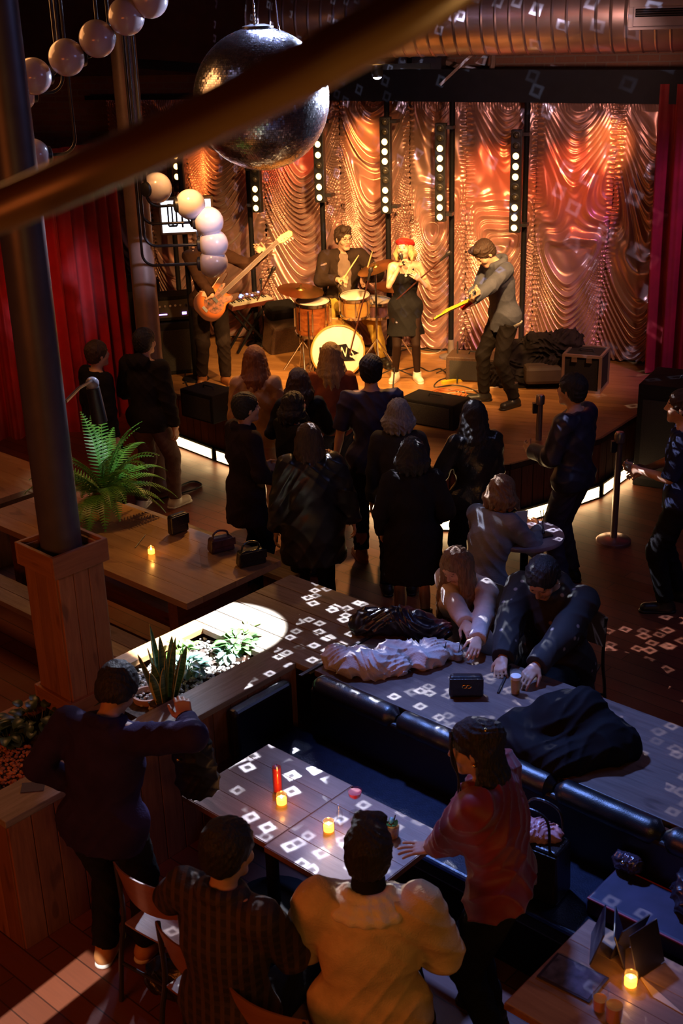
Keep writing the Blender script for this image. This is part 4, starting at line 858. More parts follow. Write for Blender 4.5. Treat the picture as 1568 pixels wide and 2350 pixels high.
# ---------------------------------------------------------------- planter with timber rim, soil, pebbles
pl=fthing('planter','long timber planter with plank sides below the near column','planter')
mb=MB(); mb.box((-.08,-1.03,.78),(.26,2.06,.04)); ob('rim_board',mb,oak,pl,bevel=.004); ob('rim_board',MB().box((-.80,-.58,.78),(.13,1.16,.04)),pallet,pl,bevel=.004); ob('rim_board',MB().box((-.80,-1.66,.78),(.13,.80,.04)),pallet,pl,bevel=.004)
ob('rim_board',MB().box((-.475,-1.99,.78),(.52,.14,.04)),oak,pl,bevel=.004); ob('rim_board',MB().box((-.475,-.025,.779),(.52,.05,.04)),oak,pl,bevel=.004)
mb=MB(); 
for i in range(15): mb.box((.035,-2.05+.137*(i+.5),.38),(.024,.132,.76))
for i in range(7): mb.box((-.86+.128*(i+.5),-2.045,.38),(.124,.024,.76))
for i in range(15): mb.box((-.85,-2.05+.137*(i+.5),.38),(.024,.132,.76))
ob('side_boards',mb,sidew,pl,bevel=.003); ob('soil',MB().box((-.47,-1.03,.35),(.74,1.98,.62)).box((-.47,-.5,.68),(.5,.9,.1)).box((-.47,-1.6,.68),(.5,.6,.1)),M('soil',(.06,.04,.03),.95,var=.4,scale=40,bmp=.6,bscale=60),pl)
def pebbles(n,x0,x1,y0,y1,z,mats,label):
    for mi,mt in enumerate(mats):
        mb=MB()
        for i in range(n//len(mats)):
            r=RNG.uniform(.006,.014); mb.sphere((RNG.uniform(x0,x1),RNG.uniform(y0,y1),z+RNG.uniform(0,.012)),r,7,5,RNG.uniform(.7,1.3,3)*(1,1,.7))
        v=sm('pebbles',mb,mt,pl); v['kind']='stuff'
pebbles(900,-.72,-.24,-.86,-.06,.735,[M('pale pebbles',(.62,.58,.52),.6,var=.2,scale=30),M('grey pebbles',(.38,.36,.34),.6,var=.2,scale=30)],'')
pebbles(420,-.72,-.24,-1.85,-1.52,.735,[M('orange chips',(.50,.20,.08),.7,var=.3,scale=30),M('rust chips',(.36,.13,.06),.7,var=.3,scale=30)],'')
pebbles(90,-.30,-.23,-1.6,-1.3,.74,[M('pale pebbles',(.6,.6,.6))],'')
# ---------------------------------------------------------------- plants
def leafmat(n,c,c2): 
    if n in _MC: return _MC[n]
    m,nt,b=_nt(n); f=noise(nt,objco(nt),18,2); _lnk(nt,ramp(nt,f,[(.35,c),(.65,c2)]),b.inputs['Base Color']); b.inputs['Roughness'].default_value=.38; b.inputs['Subsurface Weight'].default_value=.15; b.inputs['Subsurface Radius'].default_value=(.01,.02,.004); _MC[n]=m; return m
def blade(mb,base,d,L,w,bend=.3,cup=.15,n=10,shape=lambda t:math.sin(pi*min(1,t*.92+.08))**.7,up=(0,0,1),tipdrop=1.,th=.0016):
    """a leaf as a thin closed shell along a bending midrib"""
    d=nrm(d); s=np.cross(d,up); s=nrm(s) if np.linalg.norm(s)>1e-3 else V3(1,0,0); p=np.asarray(base,float); top=[];bot=[]
    for i in range(n+1):
        t=i/n; nn=nrm(np.cross(s,d)); ww=w*shape(t)
        for q in (-1,-.5,0,.5,1): top.append(p+s*q*ww+nn*(abs(q)**1.5*cup*ww+th)); bot.append(p+s*q*ww+nn*(abs(q)**1.5*cup*ww-th))
        d=nrm(d+V3(0,0,-1)*bend/n*tipdrop); p=p+d*L/n
    N=len(top); f=[]
    for i in range(n):
        for q in range(4):
            a=i*5+q; f.append((a,a+1,a+6,a+5)); f.append((N+a,N+a+5,N+a+6,N+a+1))
        f.append((i*5,i*5+5,N+i*5+5,N+i*5)); f.append((i*5+4,N+i*5+4,N+i*5+9,i*5+9))
    mb.add(top+bot,f)
snk,nt,b=_nt('snake plant leaf'); v=objco(nt); z=noise(nt,mapping(nt,v,(4,4,55)),1.6,2); c=ramp(nt,z,[(.4,(.035,.10,.035)),(.6,(.13,.22,.09))]); _lnk(nt,c,b.inputs['Base Color']); b.inputs['Roughness'].default_value=.35
edge=M('leaf yellow edge',(.62,.55,.14),.4,var=.05)
p=toF(P(378,1608,.75)); sp_=fthing('snake_plant','tall snake plant with yellow-edged upright leaves in the planter','plant',p[0],p[1],.735)
pot=sm('pot',MB().lathe([(0,0),(.09,0),(.10,.03),(.0,.03)],n=24),M('soil'),sp_)
for i in range(12):
    a=i*2.4; r=.025+.045*(i/12); L=.42*RNG.uniform(.6,1.05); d=nrm(V3(math.cos(a)*(.08+.26*i/12),math.sin(a)*(.08+.26*i/12),1)); up=V3(math.sin(a),-math.cos(a),0)
    up=nrm(np.cross(d,np.cross(d,V3(math.cos(a+.6),math.sin(a+.6),0)))); mb=MB(); blade(mb,(r*math.cos(a),r*math.sin(a),.02),d,L,.027,.04,.35,12,lambda t:(.55+.75*t-.1)*(1-max(0,t-.55)/.45)**.8 if t>.55 else .55+.65*t,up,1,.0022)
    lf=sm('leaf',mb,snk,sp_); m2=MB(); blade(m2,(r*math.cos(a),r*math.sin(a),.018),d,L*1.01,.0325,.04,.35,12,lambda t:(.55+.75*t-.1)*(1-max(0,t-.55)/.45)**.8 if t>.55 else .55+.65*t,up,1,.0012); sm('leaf_edge',m2,edge,lf)
def bush(label,px,py,z,n,R,L,w,mat,h=.12,name='leafy_plant',seed=0,group='small leafy plants in the planter'):
    p=toF(P(px,py,z)); g=fthing(name,label,'plant',p[0],p[1],z,0,group); r=np.random.default_rng(seed)
    for i in range(n):
        a=r.uniform(0,2*pi); rr=R*math.sqrt(r.uniform(0.02,1)); hh=h*r.uniform(.3,1)*(1-.4*rr/R); b_=V3(rr*math.cos(a),rr*math.sin(a),hh); mb=MB()
        d=V3(math.cos(a),math.sin(a),r.uniform(-.1,.9)); mb.tube([(rr*.3*math.cos(a),rr*.3*math.sin(a),0),b_*[.8,.8,.9],b_],.0022,5); blade(mb,b_,d,L*r.uniform(.7,1.2),w*r.uniform(.8,1.2),.9,.25,7,lambda t:math.sin(pi*min(1,.06+.94*t))**.6*(1-.25*t))
        sm('leaf',mb,mat,g)
    return g
g1=leafmat('green leaf',(.05,.16,.04),(.13,.30,.08)); g2=leafmat('blue green leaf',(.09,.22,.17),(.20,.36,.28)); g3=leafmat('dark leaf',(.02,.06,.025),(.05,.11,.045)); g4=leafmat('bright leaf',(.12,.30,.05),(.24,.45,.10))
bush('blue-green leafy plant right beside the snake plant',428,1548,.74,34,.10,.075,.026,g2,.13,seed=1); bush('small bright green plant behind the snake plant',420,1512,.74,26,.08,.06,.02,g4,.15,seed=2)
bush('green leafy plant in the terracotta ring near the planks',545,1492,.74,44,.11,.07,.024,g1,.13,seed=3); bush('blue-green plant low in front of the terracotta ring',522,1512,.74,16,.07,.07,.026,g2,.08,seed=4); bush('bright green tuft at the plank end of the planter',575,1462,.74,26,.07,.06,.014,g4,.1,seed=5)
bush('dark leafy plant in the near left planter',90,1668,.74,40,.17,.09,.032,g3,.14,seed=6,group='plants in the near planter'); bush('dark green plant between the timber box and the man',190,1668,.74,26,.10,.10,.028,g3,.2,seed=7,group='plants in the near planter'); bush('low plant with broad dark leaves at the left frame edge',20,1700,.74,22,.10,.085,.035,g3,.1,seed=8,group='plants in the near planter'); bush('small round-leaved plant by the blue card',100,1760,.74,12,.05,.05,.022,leafmat('mid leaf',(.06,.12,.05),(.11,.19,.08)),.07,seed=9,group='plants in the near planter')
terr=M('terracotta',(.50,.30,.22),.6)
for px,py,l in ((545,1500,'terracotta pot rim sunk in the pebbles around the green plant'),(340,1597,'pale pot rim sunk in the pebbles left of the snake plant')):
    p=toF(P(px,py,.75)); o=sm('pot_ring',MB().lathe([(.075,-.03),(.088,-.03),(.092,.028),(.078,.028),(.075,-.03)],n=28),terr,loc=tuple(FL(p[0],p[1],.74))); tag(o,l,'pot',group='pot rims in the planter')
p=toF(P(75,1806,.803)); o=ob('card',MB().box((0,0,.002),(.115,.085,.004)),M('navy card',(.05,.05,.13),.6,var=.05),loc=tuple(FL(p[0],p[1],.801)),rz=.12); tag(o,'navy blue card lying on the near planter rim','card')
# fern on the communal table
fp=P(248,1192,.74); fe=thing('potted_fern','big green fern in a yellowish pot standing on the long table','plant',tuple(fp)); sm('pot',MB().lathe([(0,0),(.06,0),(.07,.10),(.10,.20),(.105,.22),(.09,.22),(.085,.19),(0,.19)],n=28),M('olive pot',(.42,.34,.10),.45),fe)
fm=leafmat('fern leaf',(.05,.22,.03),(.14,.42,.06))
for i in range(46):
    a=i*2.399+.3; el=.25+1.2*((i*7)%46)/46; L=RNG.uniform(.55,.78)*(.8+.22*el); d=nrm(V3(math.cos(a),math.sin(a),math.tan(min(el,1.35)))); p=V3(0,0,.20); mb=MB(); rib=[p.copy()]; n=26; s=nrm(np.cross(d,(0,0,1)))
    for j in range(n):
        t=j/n; p=p+d*L/n; d=nrm(d+V3(0,0,-1)*.045*(1+1.0*t)); rib.append(p.copy()); w=.085*math.sin(pi*(.12+.88*t))**.8*(1-.35*t)
        if j>2:
            nn=nrm(np.cross(s,d))
            for sd in (-1,1):
                q=p+s*sd*w+d*w*.35-nn*w*.12; hw=d*.0085; mb.add([p-hw,p+hw,q+hw*.3,q-hw*.3,p-hw+nn*.0015,p+hw+nn*.0015,q+hw*.3+nn*.0015,q-hw*.3+nn*.0015],[(0,3,2,1),(4,5,6,7),(0,1,5,4),(1,2,6,5),(2,3,7,6),(3,0,4,7)])
    mb.tube(rib,.0028,5); ob('frond',mb,fm,fe)
# ---------------------------------------------------------------- timber box around the column
bq=toF(cc); bx=fthing('column_box','tall timber box clad in pallet boards around the near column foot','column box',bq[0],bq[1],0,-.02); hb_=.148
mb=MB(); z0,z1=.80,1.79
for k,(ax_,sg_) in enumerate((('x',1),('x',-1),('y',1),('y',-1))):
    for j in range(3):
        w_=2*hb_/3; o_=-hb_+w_*(j+.5); c=(sg_*hb_,o_,(z0+z1)/2) if ax_=='x' else (o_,sg_*hb_,(z0+z1)/2); mb.box(c,(.02,w_-.003,z1-z0) if ax_=='x' else (w_-.003,.02,z1-z0))
ob('boards',mb,pallet,bx,bevel=.003); hc_=hb_+.021
for z,h in ((.86,.12),(1.745,.13)):
    mb=MB()
    for sg_ in (-1,1): mb.box((sg_*hc_,0,z),(.022,hc_*2+.022,h)); mb.box((0,sg_*hc_,z),(hc_*2-.022,.022,h))
    ob('collar_boards',mb,pallet,bx,bevel=.003)
ob('inner_cap',MB().box((0,0,1.74),(.28,.28,.02)),M('dark gravel',(.03,.028,.03),.9,var=.4,scale=60,bmp=.6,bscale=60),bx)
# ---------------------------------------------------------------- plank table end and long counter behind the bench
pt=fthing('plank_table','weathered plank table top joining the planter to the counter','table'); 
for i in range(5): ob('plank',MB().box((-.345,.09+.18*i,.78),(1.03,.174,.04)),oak,pt,bevel=.003)
ob('end_panel',MB().box((-.34,.885,.38),(1.0,.025,.76)).box((-.845,.45,.38),(.025,.88,.76)),sidew,pt)
ct=fthing('counter_table','long dark wooden counter table behind the leather bench','table')
ob('table_top',MB().box((2.26,.41,.78),(4.12,.81,.04)),dkwood,ct,bevel=.004)
ob('metal_strip',MB().box((.185,.36,.803),(.024,.92,.008)),M('strip metal',(.10,.09,.10),.35,.7,var=0),ct)
for x in (.5,1.8,3.1): ob('leg',MB().box((x,.62,.38),(.08,.08,.76)),black,ct)
# ---------------------------------------------------------------- leather bench
bn=fthing('leather_bench','long black leather booth bench with a rolled back','bench')
xs=[.28,.92,1.42,1.95,2.55,3.2,4.3]
for a,b_ in zip(xs[:-1],xs[1:]):
    n=30; path=[(a+.006+(b_-a-.012)*t,-.075,.775) for t in np.linspace(0,1,n)]; rad=[.068*min(1,(.45+.55*min(1,min(t,1-t)*14)))+.0012*math.sin(t*23) for t in np.linspace(0,1,n)]
    sm('back_roll',MB().tube(path,rad,20),leather,bn)
ob('backrest',MB().box((2.29,-.085,.60),(4.02,.085,.34)),leather,bn,bevel=.02,seg=3)
for a,b_ in zip((.08,1.42,2.55),(1.42,2.55,4.3)): ob('seat',MB().box(((a+b_)/2,-.36,.40),(b_-a-.008,.50,.11)),M('navy leather',(.010,.014,.034),.30,var=.15,scale=20,bmp=.15,bscale=120),bn,bevel=.03,seg=4)
ob('base',MB().box((2.19,-.33,.17),(4.2,.42,.34)),black,bn); ob('side_cushion',MB().box((.10,-.36,.60),(.09,.48,.32)),leather,bn,bevel=.03,seg=3)
cu=fthing('seat_cushion','dark navy seat cushion with red piping on the bench','cushion',2.86,-.30,.455); ob('pad',MB().box((0,0,.05),(1.0,.30,.10)),M('navy cloth',(.035,.03,.075),.6,var=.15),cu,bevel=.02,seg=3)
sm('piping',MB().tube([(-.49,-.145,.095),(.49,-.145,.095),(.49,.145,.095),(-.49,.145,.095)],.006,8,closed=True),M('red piping',(.40,.03,.05),.5,var=0),cu)
# ---------------------------------------------------------------- tables and chairs in the booth
def cafe(label,x0,x1,y0,y1,grp):
    g=fthing('cafe_table',label,'table',(x0+x1)/2,(y0+y1)/2,0,0,grp); w=x1-x0;d=y1-y0; n=4; mb=MB()
    for i in range(n): mb.box((0,-d/2+d*(i+.5)/n,.725),(w,d/n-.0015,.03))
    ob('table_top',mb,tabletop,g,bevel=.002); ob('edge_band',MB().box((0,0,.722),(w+.008,d+.008,.03)),wood('edge wood',(.22,.09,.04),(.34,.15,.07),.5),g); sm('leg',MB().cyl((0,0,.02),(0,0,.71),.035,n=16),black,g); sm('foot',MB().lathe([(0,0),(.24,0),(.24,.012),(.05,.04),(0,.04)],n=28),black,g); return g
cafe('square wooden table with the tall red candle, next to the planter',.49,1.10,-1.295,-.675,'square tables in the booth'); cafe('square wooden table with the glasses, in front of the man in the cream jacket',1.108,1.715,-1.315,-.695,'square tables in the booth'); cafe('square wooden table with menus at the lower right corner',2.56,3.17,-1.40,-.765,'square tables in the booth')
ply=wood('plywood',(.30,.11,.045),(.48,.20,.08),.4,.6,coat=.3); ply2=M('dark chair plastic',(.045,.03,.035),.4)
def chair(label,x,y,rz,mat=None,grp=None):
    g=fthing('chair',label,'chair',x,y,0,rz,grp); mat=mat or ply
    def seat(u,v): X=(u-.5)*.40*(1-.12*v); Y=(.5-v)*.40; return V3(X,Y,.445-.02*math.sin(pi*v)+.012*(2*u-1)**2-.03*max(0,.15-v)*4)
    def both(fn,th,name,nu=14,nv=10):
        m_=MB().grid(fn,nu,nv); a=len(m_.v[0]); m2=MB().add(np.concatenate([m_.v[0],m_.v[0]-th]),m_.f+[tuple(i+a for i in q[::-1]) for q in m_.f]); m2.gc=[np.concatenate([m_.v[0],m_.v[0]])[:,[0,1,2]]]; nuu=nu+1
        rim=[i for i in range(nuu)]+[j*nuu+nu for j in range(1,nv+1)]+[nv*nuu+i for i in range(nu-1,-1,-1)]+[j*nuu for j in range(nv-1,0,-1)]
        m2.f+= [(rim[i],rim[i]+a,rim[(i+1)%len(rim)]+a,rim[(i+1)%len(rim)]) for i in range(len(rim))]; m2.m=[0]*len(m2.f); return sm(name,m2,mat,g)
    both(seat,V3(0,0,.012),'seat')
    def back(u,v): t=2*u-1; hh=.22*(1-.18*t*t); return V3(.205*t,-.215-.05*(v)+.06*t*t,.60+ .02*t*t+hh*v)
    both(back,V3(0,-.010,.002),'backrest')
    for sx in (-1,1):
        sm('leg',MB().tube(bez([(sx*.19,-.20,.80),(sx*.19,-.19,.5),(sx*.2,-.22,.3),(sx*.21,-.25,.0)],6),.0125,8),gun,g); sm('leg',MB().tube(bez([(sx*.15,-.1,.425),(sx*.17,.14,.42),(sx*.185,.17,.3),(sx*.2,.20,0)],6),.0125,8),gun,g)
    sm('crossbar',MB().cyl((-.2,-.225,.22),(.2,-.225,.22),.009,n=8),gun,g); sm('crossbar',MB().cyl((-.19,.18,.22),(.19,.18,.22),.009,n=8),gun,g); return g
chair('empty plywood chair with a black bag below it, beside the standing man',.88,-1.68,.12,None,'plywood chairs'); chair('plywood chair under the man in the plaid shirt',1.36,-1.83,.05,None,'plywood chairs'); chair('plywood chair under the man in the cream jacket',1.83,-1.86,.15,None,'plywood chairs')
chair('dark chair under the man in the patterned coat at the counter',1.04,1.46,pi+.15,ply2,'dark chairs at the counter'); chair('dark chair under the seated long-haired woman at the counter',.40,1.38,pi+.05,ply2,'dark chairs at the counter')
# ---------------------------------------------------------------- communal tables and benches at the left
def communal(label,x0,x1,y0,y1,rz=0):
    g=fthing('communal_table',label,'table',(x0+x1)/2,(y0+y1)/2,0,rz,'long communal tables'); w=x1-x0;d=y1-y0; mb=MB()
    for i in range(6): mb.box((0,-d/2+d*(i+.5)/6,.715),(w,d/6-.0012,.05))
    ob('table_top',mb,table_w,g,bevel=.002)
    for sx in (-1,1): ob('leg',MB().box((sx*(w/2-.3),0,.345),(.1,d*.75,.69)),skirt,g)
    ob('stretcher',MB().box((0,0,.2),(w-.6,.06,.12)),skirt,g); return g
def bench(label,x0,x1,y,rz=0):
    g=fthing('wooden_bench',label,'bench',(x0+x1)/2,y,0,rz,'wooden benches'); w=x1-x0; ob('seat',MB().box((0,-.07,.43),(w,.135,.045)).box((0,.07,.43),(w,.135,.045)),oak,g,bevel=.003)
    for sx in (-1,1): ob('leg',MB().box((sx*(w/2-.25),0,.20),(.07,.24,.40)),skirt,g)
communal('long polished wooden table holding the fern and three handbags',-3.75,-1.18,.20,1.12); communal('long wooden table farther left, glowing orange behind the near column',-5.6,-3.95,.35,1.25)
bench('wooden bench tucked along the near side of the handbag table',-3.6,-1.35,-.13); bench('wooden bench on the stage side of the handbag table',-3.6,-1.35,1.48)
# ---------------------------------------------------------------- round table
rp=P(1205,1225,.92); rtb=thing('round_table','small round high table in the crowd with a menu and a candle','table',tuple(rp*[1,1,0])); sm('table_top',MB().lathe([(0,.89),(.28,.89),(.285,.905),(.28,.92),(0,.92)],n=48),M('pale table',(.34,.30,.36),.3),rtb); sm('pole',MB().cyl((0,0,.03),(0,0,.89),.03,n=14),black,rtb); sm('foot',MB().lathe([(0,0),(.22,0),(.22,.015),(.04,.04),(0,.04)],n=28),black,rtb)
# ---------------------------------------------------------------- glassware and candles
clear=glass('clear glass'); flame=emit('flame',(1,.55,.12),60.); waxlit=emit('lit wax',(1,.52,.10),5.5)
def tumbler(name,label,cat,c,r,h,fill=None,ft=.7,straw=0,group=None,taper=1.12,garn=None):
    g=thing(name,label,cat,tuple(c),0,group); R_=r*taper
    sm('glass',MB().lathe([(0,0),(r,0),(R_,h),(R_-.0022,h),(r-.0028,.008),(0,.008)],n=28),clear,g)
    if fill is not None:
        rf=r+(R_-r)*ft-.003; sm('drink',MB().lathe([(0,.0085),(r-.0034,.0085),(rf,h*ft),(0,h*ft)],n=28),fill,g)
    for k in range(straw): sm('straw',MB().cyl((.0,.0,.012),(.02+.02*k,.012,h*1.55),.0028,n=8),blackp,g)
    if garn:
        mb=MB(); [blade(mb,(RNG.uniform(-.02,.02),RNG.uniform(-.02,.02),h*.95),(RNG.uniform(-1,1),RNG.uniform(-1,1),.7),.035,.01,.6,.2,5) for _ in range(9)]; sm('garnish',mb,garn,g)
    return g
def liquid(n,c): return glass(n,c,.0,1.33)
def votive(label,c,lit=1.0,group='votive candles',r=.030,h=.062):
    g=thing('votive_candle',label,'candle',tuple(c),0,group); sm('cup',MB().lathe([(0,0),(r*.85,0),(r,h*.2),(r,h),(r-.003,h),(r-.003,.008),(0,.008)],n=28),glass('votive glass',(1,.86,.62),.12),g)
    w_=sm('wax',MB().lathe([(0,.0085),(r-.0045,.0085),(r-.0045,h*.62),(0,h*.60)],n=24),waxlit,g); sm('flame',MB().sphere((0,0,h*.74),.0055,12,10,(1,1,2.)),flame,w_)
    point('candle light',(c[0],c[1],c[2]+h+.025),.42*lit,(1,.40,.08),.012); return g
T=lambda px,py,z=.742:P(px,py,z)
c=T(638,1815); g=thing('red_candle','tall red candle in a clear glass tube','candle',tuple(c)); rw,nt,b=_nt('red wax'); b.inputs['Base Color'].default_value=(.70,.03,.015,1); b.inputs['Roughness'].default_value=.35; b.inputs['Subsurface Weight'].default_value=.4; b.inputs['Subsurface Radius'].default_value=(.03,.006,.003)
sm('wax',MB().lathe([(0,.003),(.0225,.003),(.0225,.145),(.012,.140),(0,.140)],n=28),rw,g); sm('wick',MB().cyl((0,0,.14),(.002,0,.163),.0015,n=6),blackp,g); sm('glass_tube',MB().lathe([(.0242,0),(.0255,0),(.0255,.165),(.0242,.165),(.0242,0)],n=28),clear,g)
votive('lit votive candle in front of the red candle',T(647,1846),1.2); votive('lit votive candle before the small clear bottle',T(755,1908),1.2); votive('small lit votive candle alone on the long table',T(348,1272),.8); votive('lit votive candle between the menus at the lower right',T(1447,2262),1.)
c=T(816,1866); g=thing('cocktail_glass','stemmed coupe glass of pink-red cocktail','glass',tuple(c)); sm('glass',MB().lathe([(0,0),(.033,0),(.033,.002),(.006,.006),(.0035,.02),(.0035,.075),(.015,.085),(.032,.105),(.036,.135),(.0345,.135),(.030,.106),(.012,.088),(0,.086)],n=32),clear,g); dm2,nt,b=_nt('pink cocktail'); b.inputs['Base Color'].default_value=(.75,.05,.09,1); b.inputs['Roughness'].default_value=.15; b.inputs['Subsurface Weight'].default_value=.4; b.inputs['Subsurface Radius'].default_value=(.02,.004,.004)
sm('drink',MB().lathe([(0,.0872),(.0118,.089),(.0290,.1065),(.0335,.126),(0,.126)],n=32),dm2,g)
c=T(780,1884); g=thing('small_bottle','small clear bottle beside the coupe glass','bottle',tuple(c)); sm('glass',MB().lathe([(0,0),(.016,0),(.016,.05),(.009,.07),(.008,.095),(.0065,.095),(.0065,.07),(.0135,.05),(.0135,.004),(0,.004)],n=20),clear,g)
tumbler('whisky_glass','short tumbler of amber drink with mint and a straw','glass',T(899,1920),.037,.075,M('amber drink',(.55,.20,.03),.15,var=0,Transmission_Weight=.3,Subsurface_Weight=.2),.82,1,None,1.1,leafmat('mint',(.02,.08,.02),(.05,.14,.04)))
beer,nt,b=_nt('beer'); b.inputs['Base Color'].default_value=(.80,.45,.03,1); b.inputs['Roughness'].default_value=.05; b.inputs['Transmission Weight'].default_value=.35; b.inputs['IOR'].default_value=1.33
c=P(1183,1592,.802); g=tumbler('beer_glass','tall glass of pale beer with a foam head on the counter','glass',c,.027,.150,beer,.66,0,None,1.28); sm('foam',MB().lathe([(0,.0995),(.0295,.0995),(.031,.118),(.02,.122),(0,.122)],n=28),M('foam',(.85,.82,.78),.7,var=.05),g)
ice=M('iced water',(.55,.60,.62),.15,var=.2,scale=60,Transmission_Weight=.5)
tumbler('water_glass','stemless glass of iced drink with a dark straw before the long-haired woman','glass',P(1051,1515,.802),.030,.10,ice,.5,1,'drinks on the counter',1.2); tumbler('water_glass','smaller clear glass with a long straw left of the iced drink','glass',P(1017,1515,.802),.026,.075,ice,.4,1,'drinks on the counter',1.15)
tumbler('water_glass','tall empty clear glass in front of the purple handbag','glass',T(470,1300),.028,.14,None,.5,0,None,1.2)
oj,nt,b=_nt('orange drink'); b.inputs['Base Color'].default_value=(.80,.28,.03,1); b.inputs['Subsurface Weight'].default_value=.3; b.inputs['Roughness'].default_value=.2
tumbler('drink_glass','tall glass of orange drink at the lower right corner, left of a second','glass',T(1376,2318),.028,.11,oj,.55,0,'orange drinks',1.2); tumbler('drink_glass','full glass of orange drink at the lower right corner, nearest the frame edge','glass',T(1408,2345),.032,.10,oj,.85,0,'orange drinks',1.15)
# menus, napkin, straw
mblk=M('menu cover',(.025,.02,.035),.35,var=.1); 
def menu(label,px,py,z,w,d,rz,opn=True):
    p=P(px,py,z); g=thing('menu',label,'menu',tuple(p),rz,group='menus on the lower right table')
    if opn:
        for sg_ in (-1,1): ob('cover',MB().box((sg_*.045,0,d/2),(.006,w,d),R=Matrix.Rotation(-sg_*.30,3,'Y')),mblk,g,bevel=.001)
    else: ob('cover',MB().box((0,0,.004),(w,d,.008)),mblk,g,bevel=.001); ob('page',MB().box((0,0,.009),(w*.9,d*.9,.002)),M('menu page',(.06,.06,.10),.3,var=.3,scale=25),g)
menu('black menu standing open like a tent near the back table corner',1395,2185,.742,.19,.17,fz+.5); menu('black menu standing behind the small candle',1462,2205,.742,.17,.19,fz-.2); menu('dark menu lying flat on the table at the lower right',1315,2245,.742,.24,.17,fz+.05,False)
p=P(1500,2290,.742); o=ob('folded_card',MB().ext([(0,0,0),(.10,-.10,0),(-.03,.13,.0)],(0,0,0),(0,0,.004)),M('cream paper',(.55,.42,.28),.7,var=.05),loc=tuple(p)); tag(o,'small cream paper triangle lit by the candle on the lower right table','paper')
a,b_=T(310,1258),T(334,1228); o=sm('straw',MB().cyl(a+V3(0,0,.004),b_+V3(0,0,.004),.0032,n=8),blackp); tag(o,'dark drinking straw lying on the long table','straw')
a,b_=P(1143,1592,.80),P(1172,1530,.80); o=ob('pen',MB().beam(a+V3(0,0,.006),b_+V3(0,0,.006),.012,.008),blackp); tag(o,'dark thin stick lying on the counter beside the beer','stick')
p=P(1195,1215,.92); o=ob('menu_card',MB().box((0,0,.075),(.10,.004,.15),R=Matrix.Rotation(.15,3,'X')),M('white card',(.75,.72,.72),.5,var=.05),loc=tuple(p),rz=.3); tag(o,'white menu card standing on the round table','card')
p=P(1245,1230,.92); g=thing('bill_tray','small dark tray with two straws on the round table','tray',tuple(p),.4); ob('tray',MB().box((0,0,.006),(.13,.09,.012)),blackp,g); sm('straw',MB().cyl((0,0,.012),(.01,.01,.2),.003,n=6),gun,g); sm('straw',MB().cyl((.02,0,.012),(-.02,.01,.2),.003,n=6),gun,g)
votive('lit votive candle at the crowd side of the round table',P(1172,1200,.922),.6)
# ---------------------------------------------------------------- bags, coats, knitwear
bagm=M('black bag leather',(.014,.012,.015),.28,var=.2,scale=30,bmp=.2,bscale=90); gold=M('gold metal',(.85,.55,.18),.25,1,var=0)
def bag(label,p,w,d,h,rz,mat,clasp=True,handle=.0,grp='handbags',lean=0,z=None):
    g=thing('handbag',label,'handbag',tuple(p),rz,grp)
    b0=ob('body',MB().box((0,0,h/2),(w,d,h),taper=.86 if handle else .94),mat,g,bevel=min(.02,d*.3),seg=3); ob('flap',MB().box((0,-d/2-.004,h*.70),(w*.96,.008,h*.52)),mat,g,bevel=.003)
    if clasp:
        mb=MB(); 
        for sx in (-1,1): mb.tube([(sx*.012+.013*math.cos(a),-d/2-.011,h*.62+.010*math.sin(a)) for a in np.linspace(0,2*pi,13)[:-1]],.0025,6,closed=True)
        sm('clasp',mb,gold,g)
    if handle: sm('handle',MB().tube(bez([(-w*.32,0,h*.98),(-w*.25,0,h+handle*.8),(0,.02,h+handle),(w*.25,0,h+handle*.8),(w*.32,0,h*.98)],6),.008,8),mat,g)
    return g
bag('black handbag with gold clasp standing on the counter',P(1070,1596,.802),.20,.07,.135,-.05,bagm,True)
bag('black clutch bag standing open on the long table near the white sneaker',T(410,1222),.17,.07,.16,.75,bagm,False); bag('crumpled purple handbag on the long table corner',T(508,1262),.20,.11,.11,.5,M('purple leather',(.055,.015,.04),.4,var=.3,scale=14,bmp=.5,bscale=25),False,.04); bag('glossy black handbag at the table corner beside the tall man in the suit',T(577,1294),.22,.10,.12,.45,bagm,False,.05)
tp=FL(2.06,-.44,.455); g=bag('large black tote bag on the bench with a pink scarf inside',tp,.34,.17,.30,fz+.1,bagm,False,.0)
sm('strap',MB().tube(bez([(-.12,-.07,.29),(-.08,-.05,.45),(.08,-.05,.46),(.12,-.07,.29)],8),.007,8).tube(bez([(-.12,.07,.29),(-.06,.09,.43),(.08,.09,.42),(.12,.07,.29)],8),.007,8),bagm,g)
sc_=thing('scarf','pink satin scarf bundled in the mouth of the tote bag','scarf',tuple(tp+V3(0,0,.29)),fz+.1); softob('cloth',[cap((-.1,-.02,.02),(.02,.03,.045),.035,.04,.03),cap((.0,-.03,.03),(.1,.02,.03),.035,.028,.03),cap((-.06,.04,.02),(.08,.05,.03),.03,None,.03)],.005,M('pink satin',(.60,.27,.30),.3,var=.1,scale=20),sc_,.014,4.5,2)
bg=fthing('handbag','black bag slumped on the floor under the empty plywood chair','handbag',.98,-1.72,0,.2,'handbags'); softob('body',[cap((-.18,0,.08),(.16,.02,.09),.09,.10,.05),cap((-.1,0,.15),(.1,.02,.2),.07,.05,.06),pln((0,0,.003),(0,0,-1))],.008,bagm,bg,.02,1.6,5); sm('strap',MB().tube(bez([(-.15,0,.17),(-.1,-.05,.27),(.05,-.04,.28),(.13,0,.2)],8),.008,8),bagm,bg)
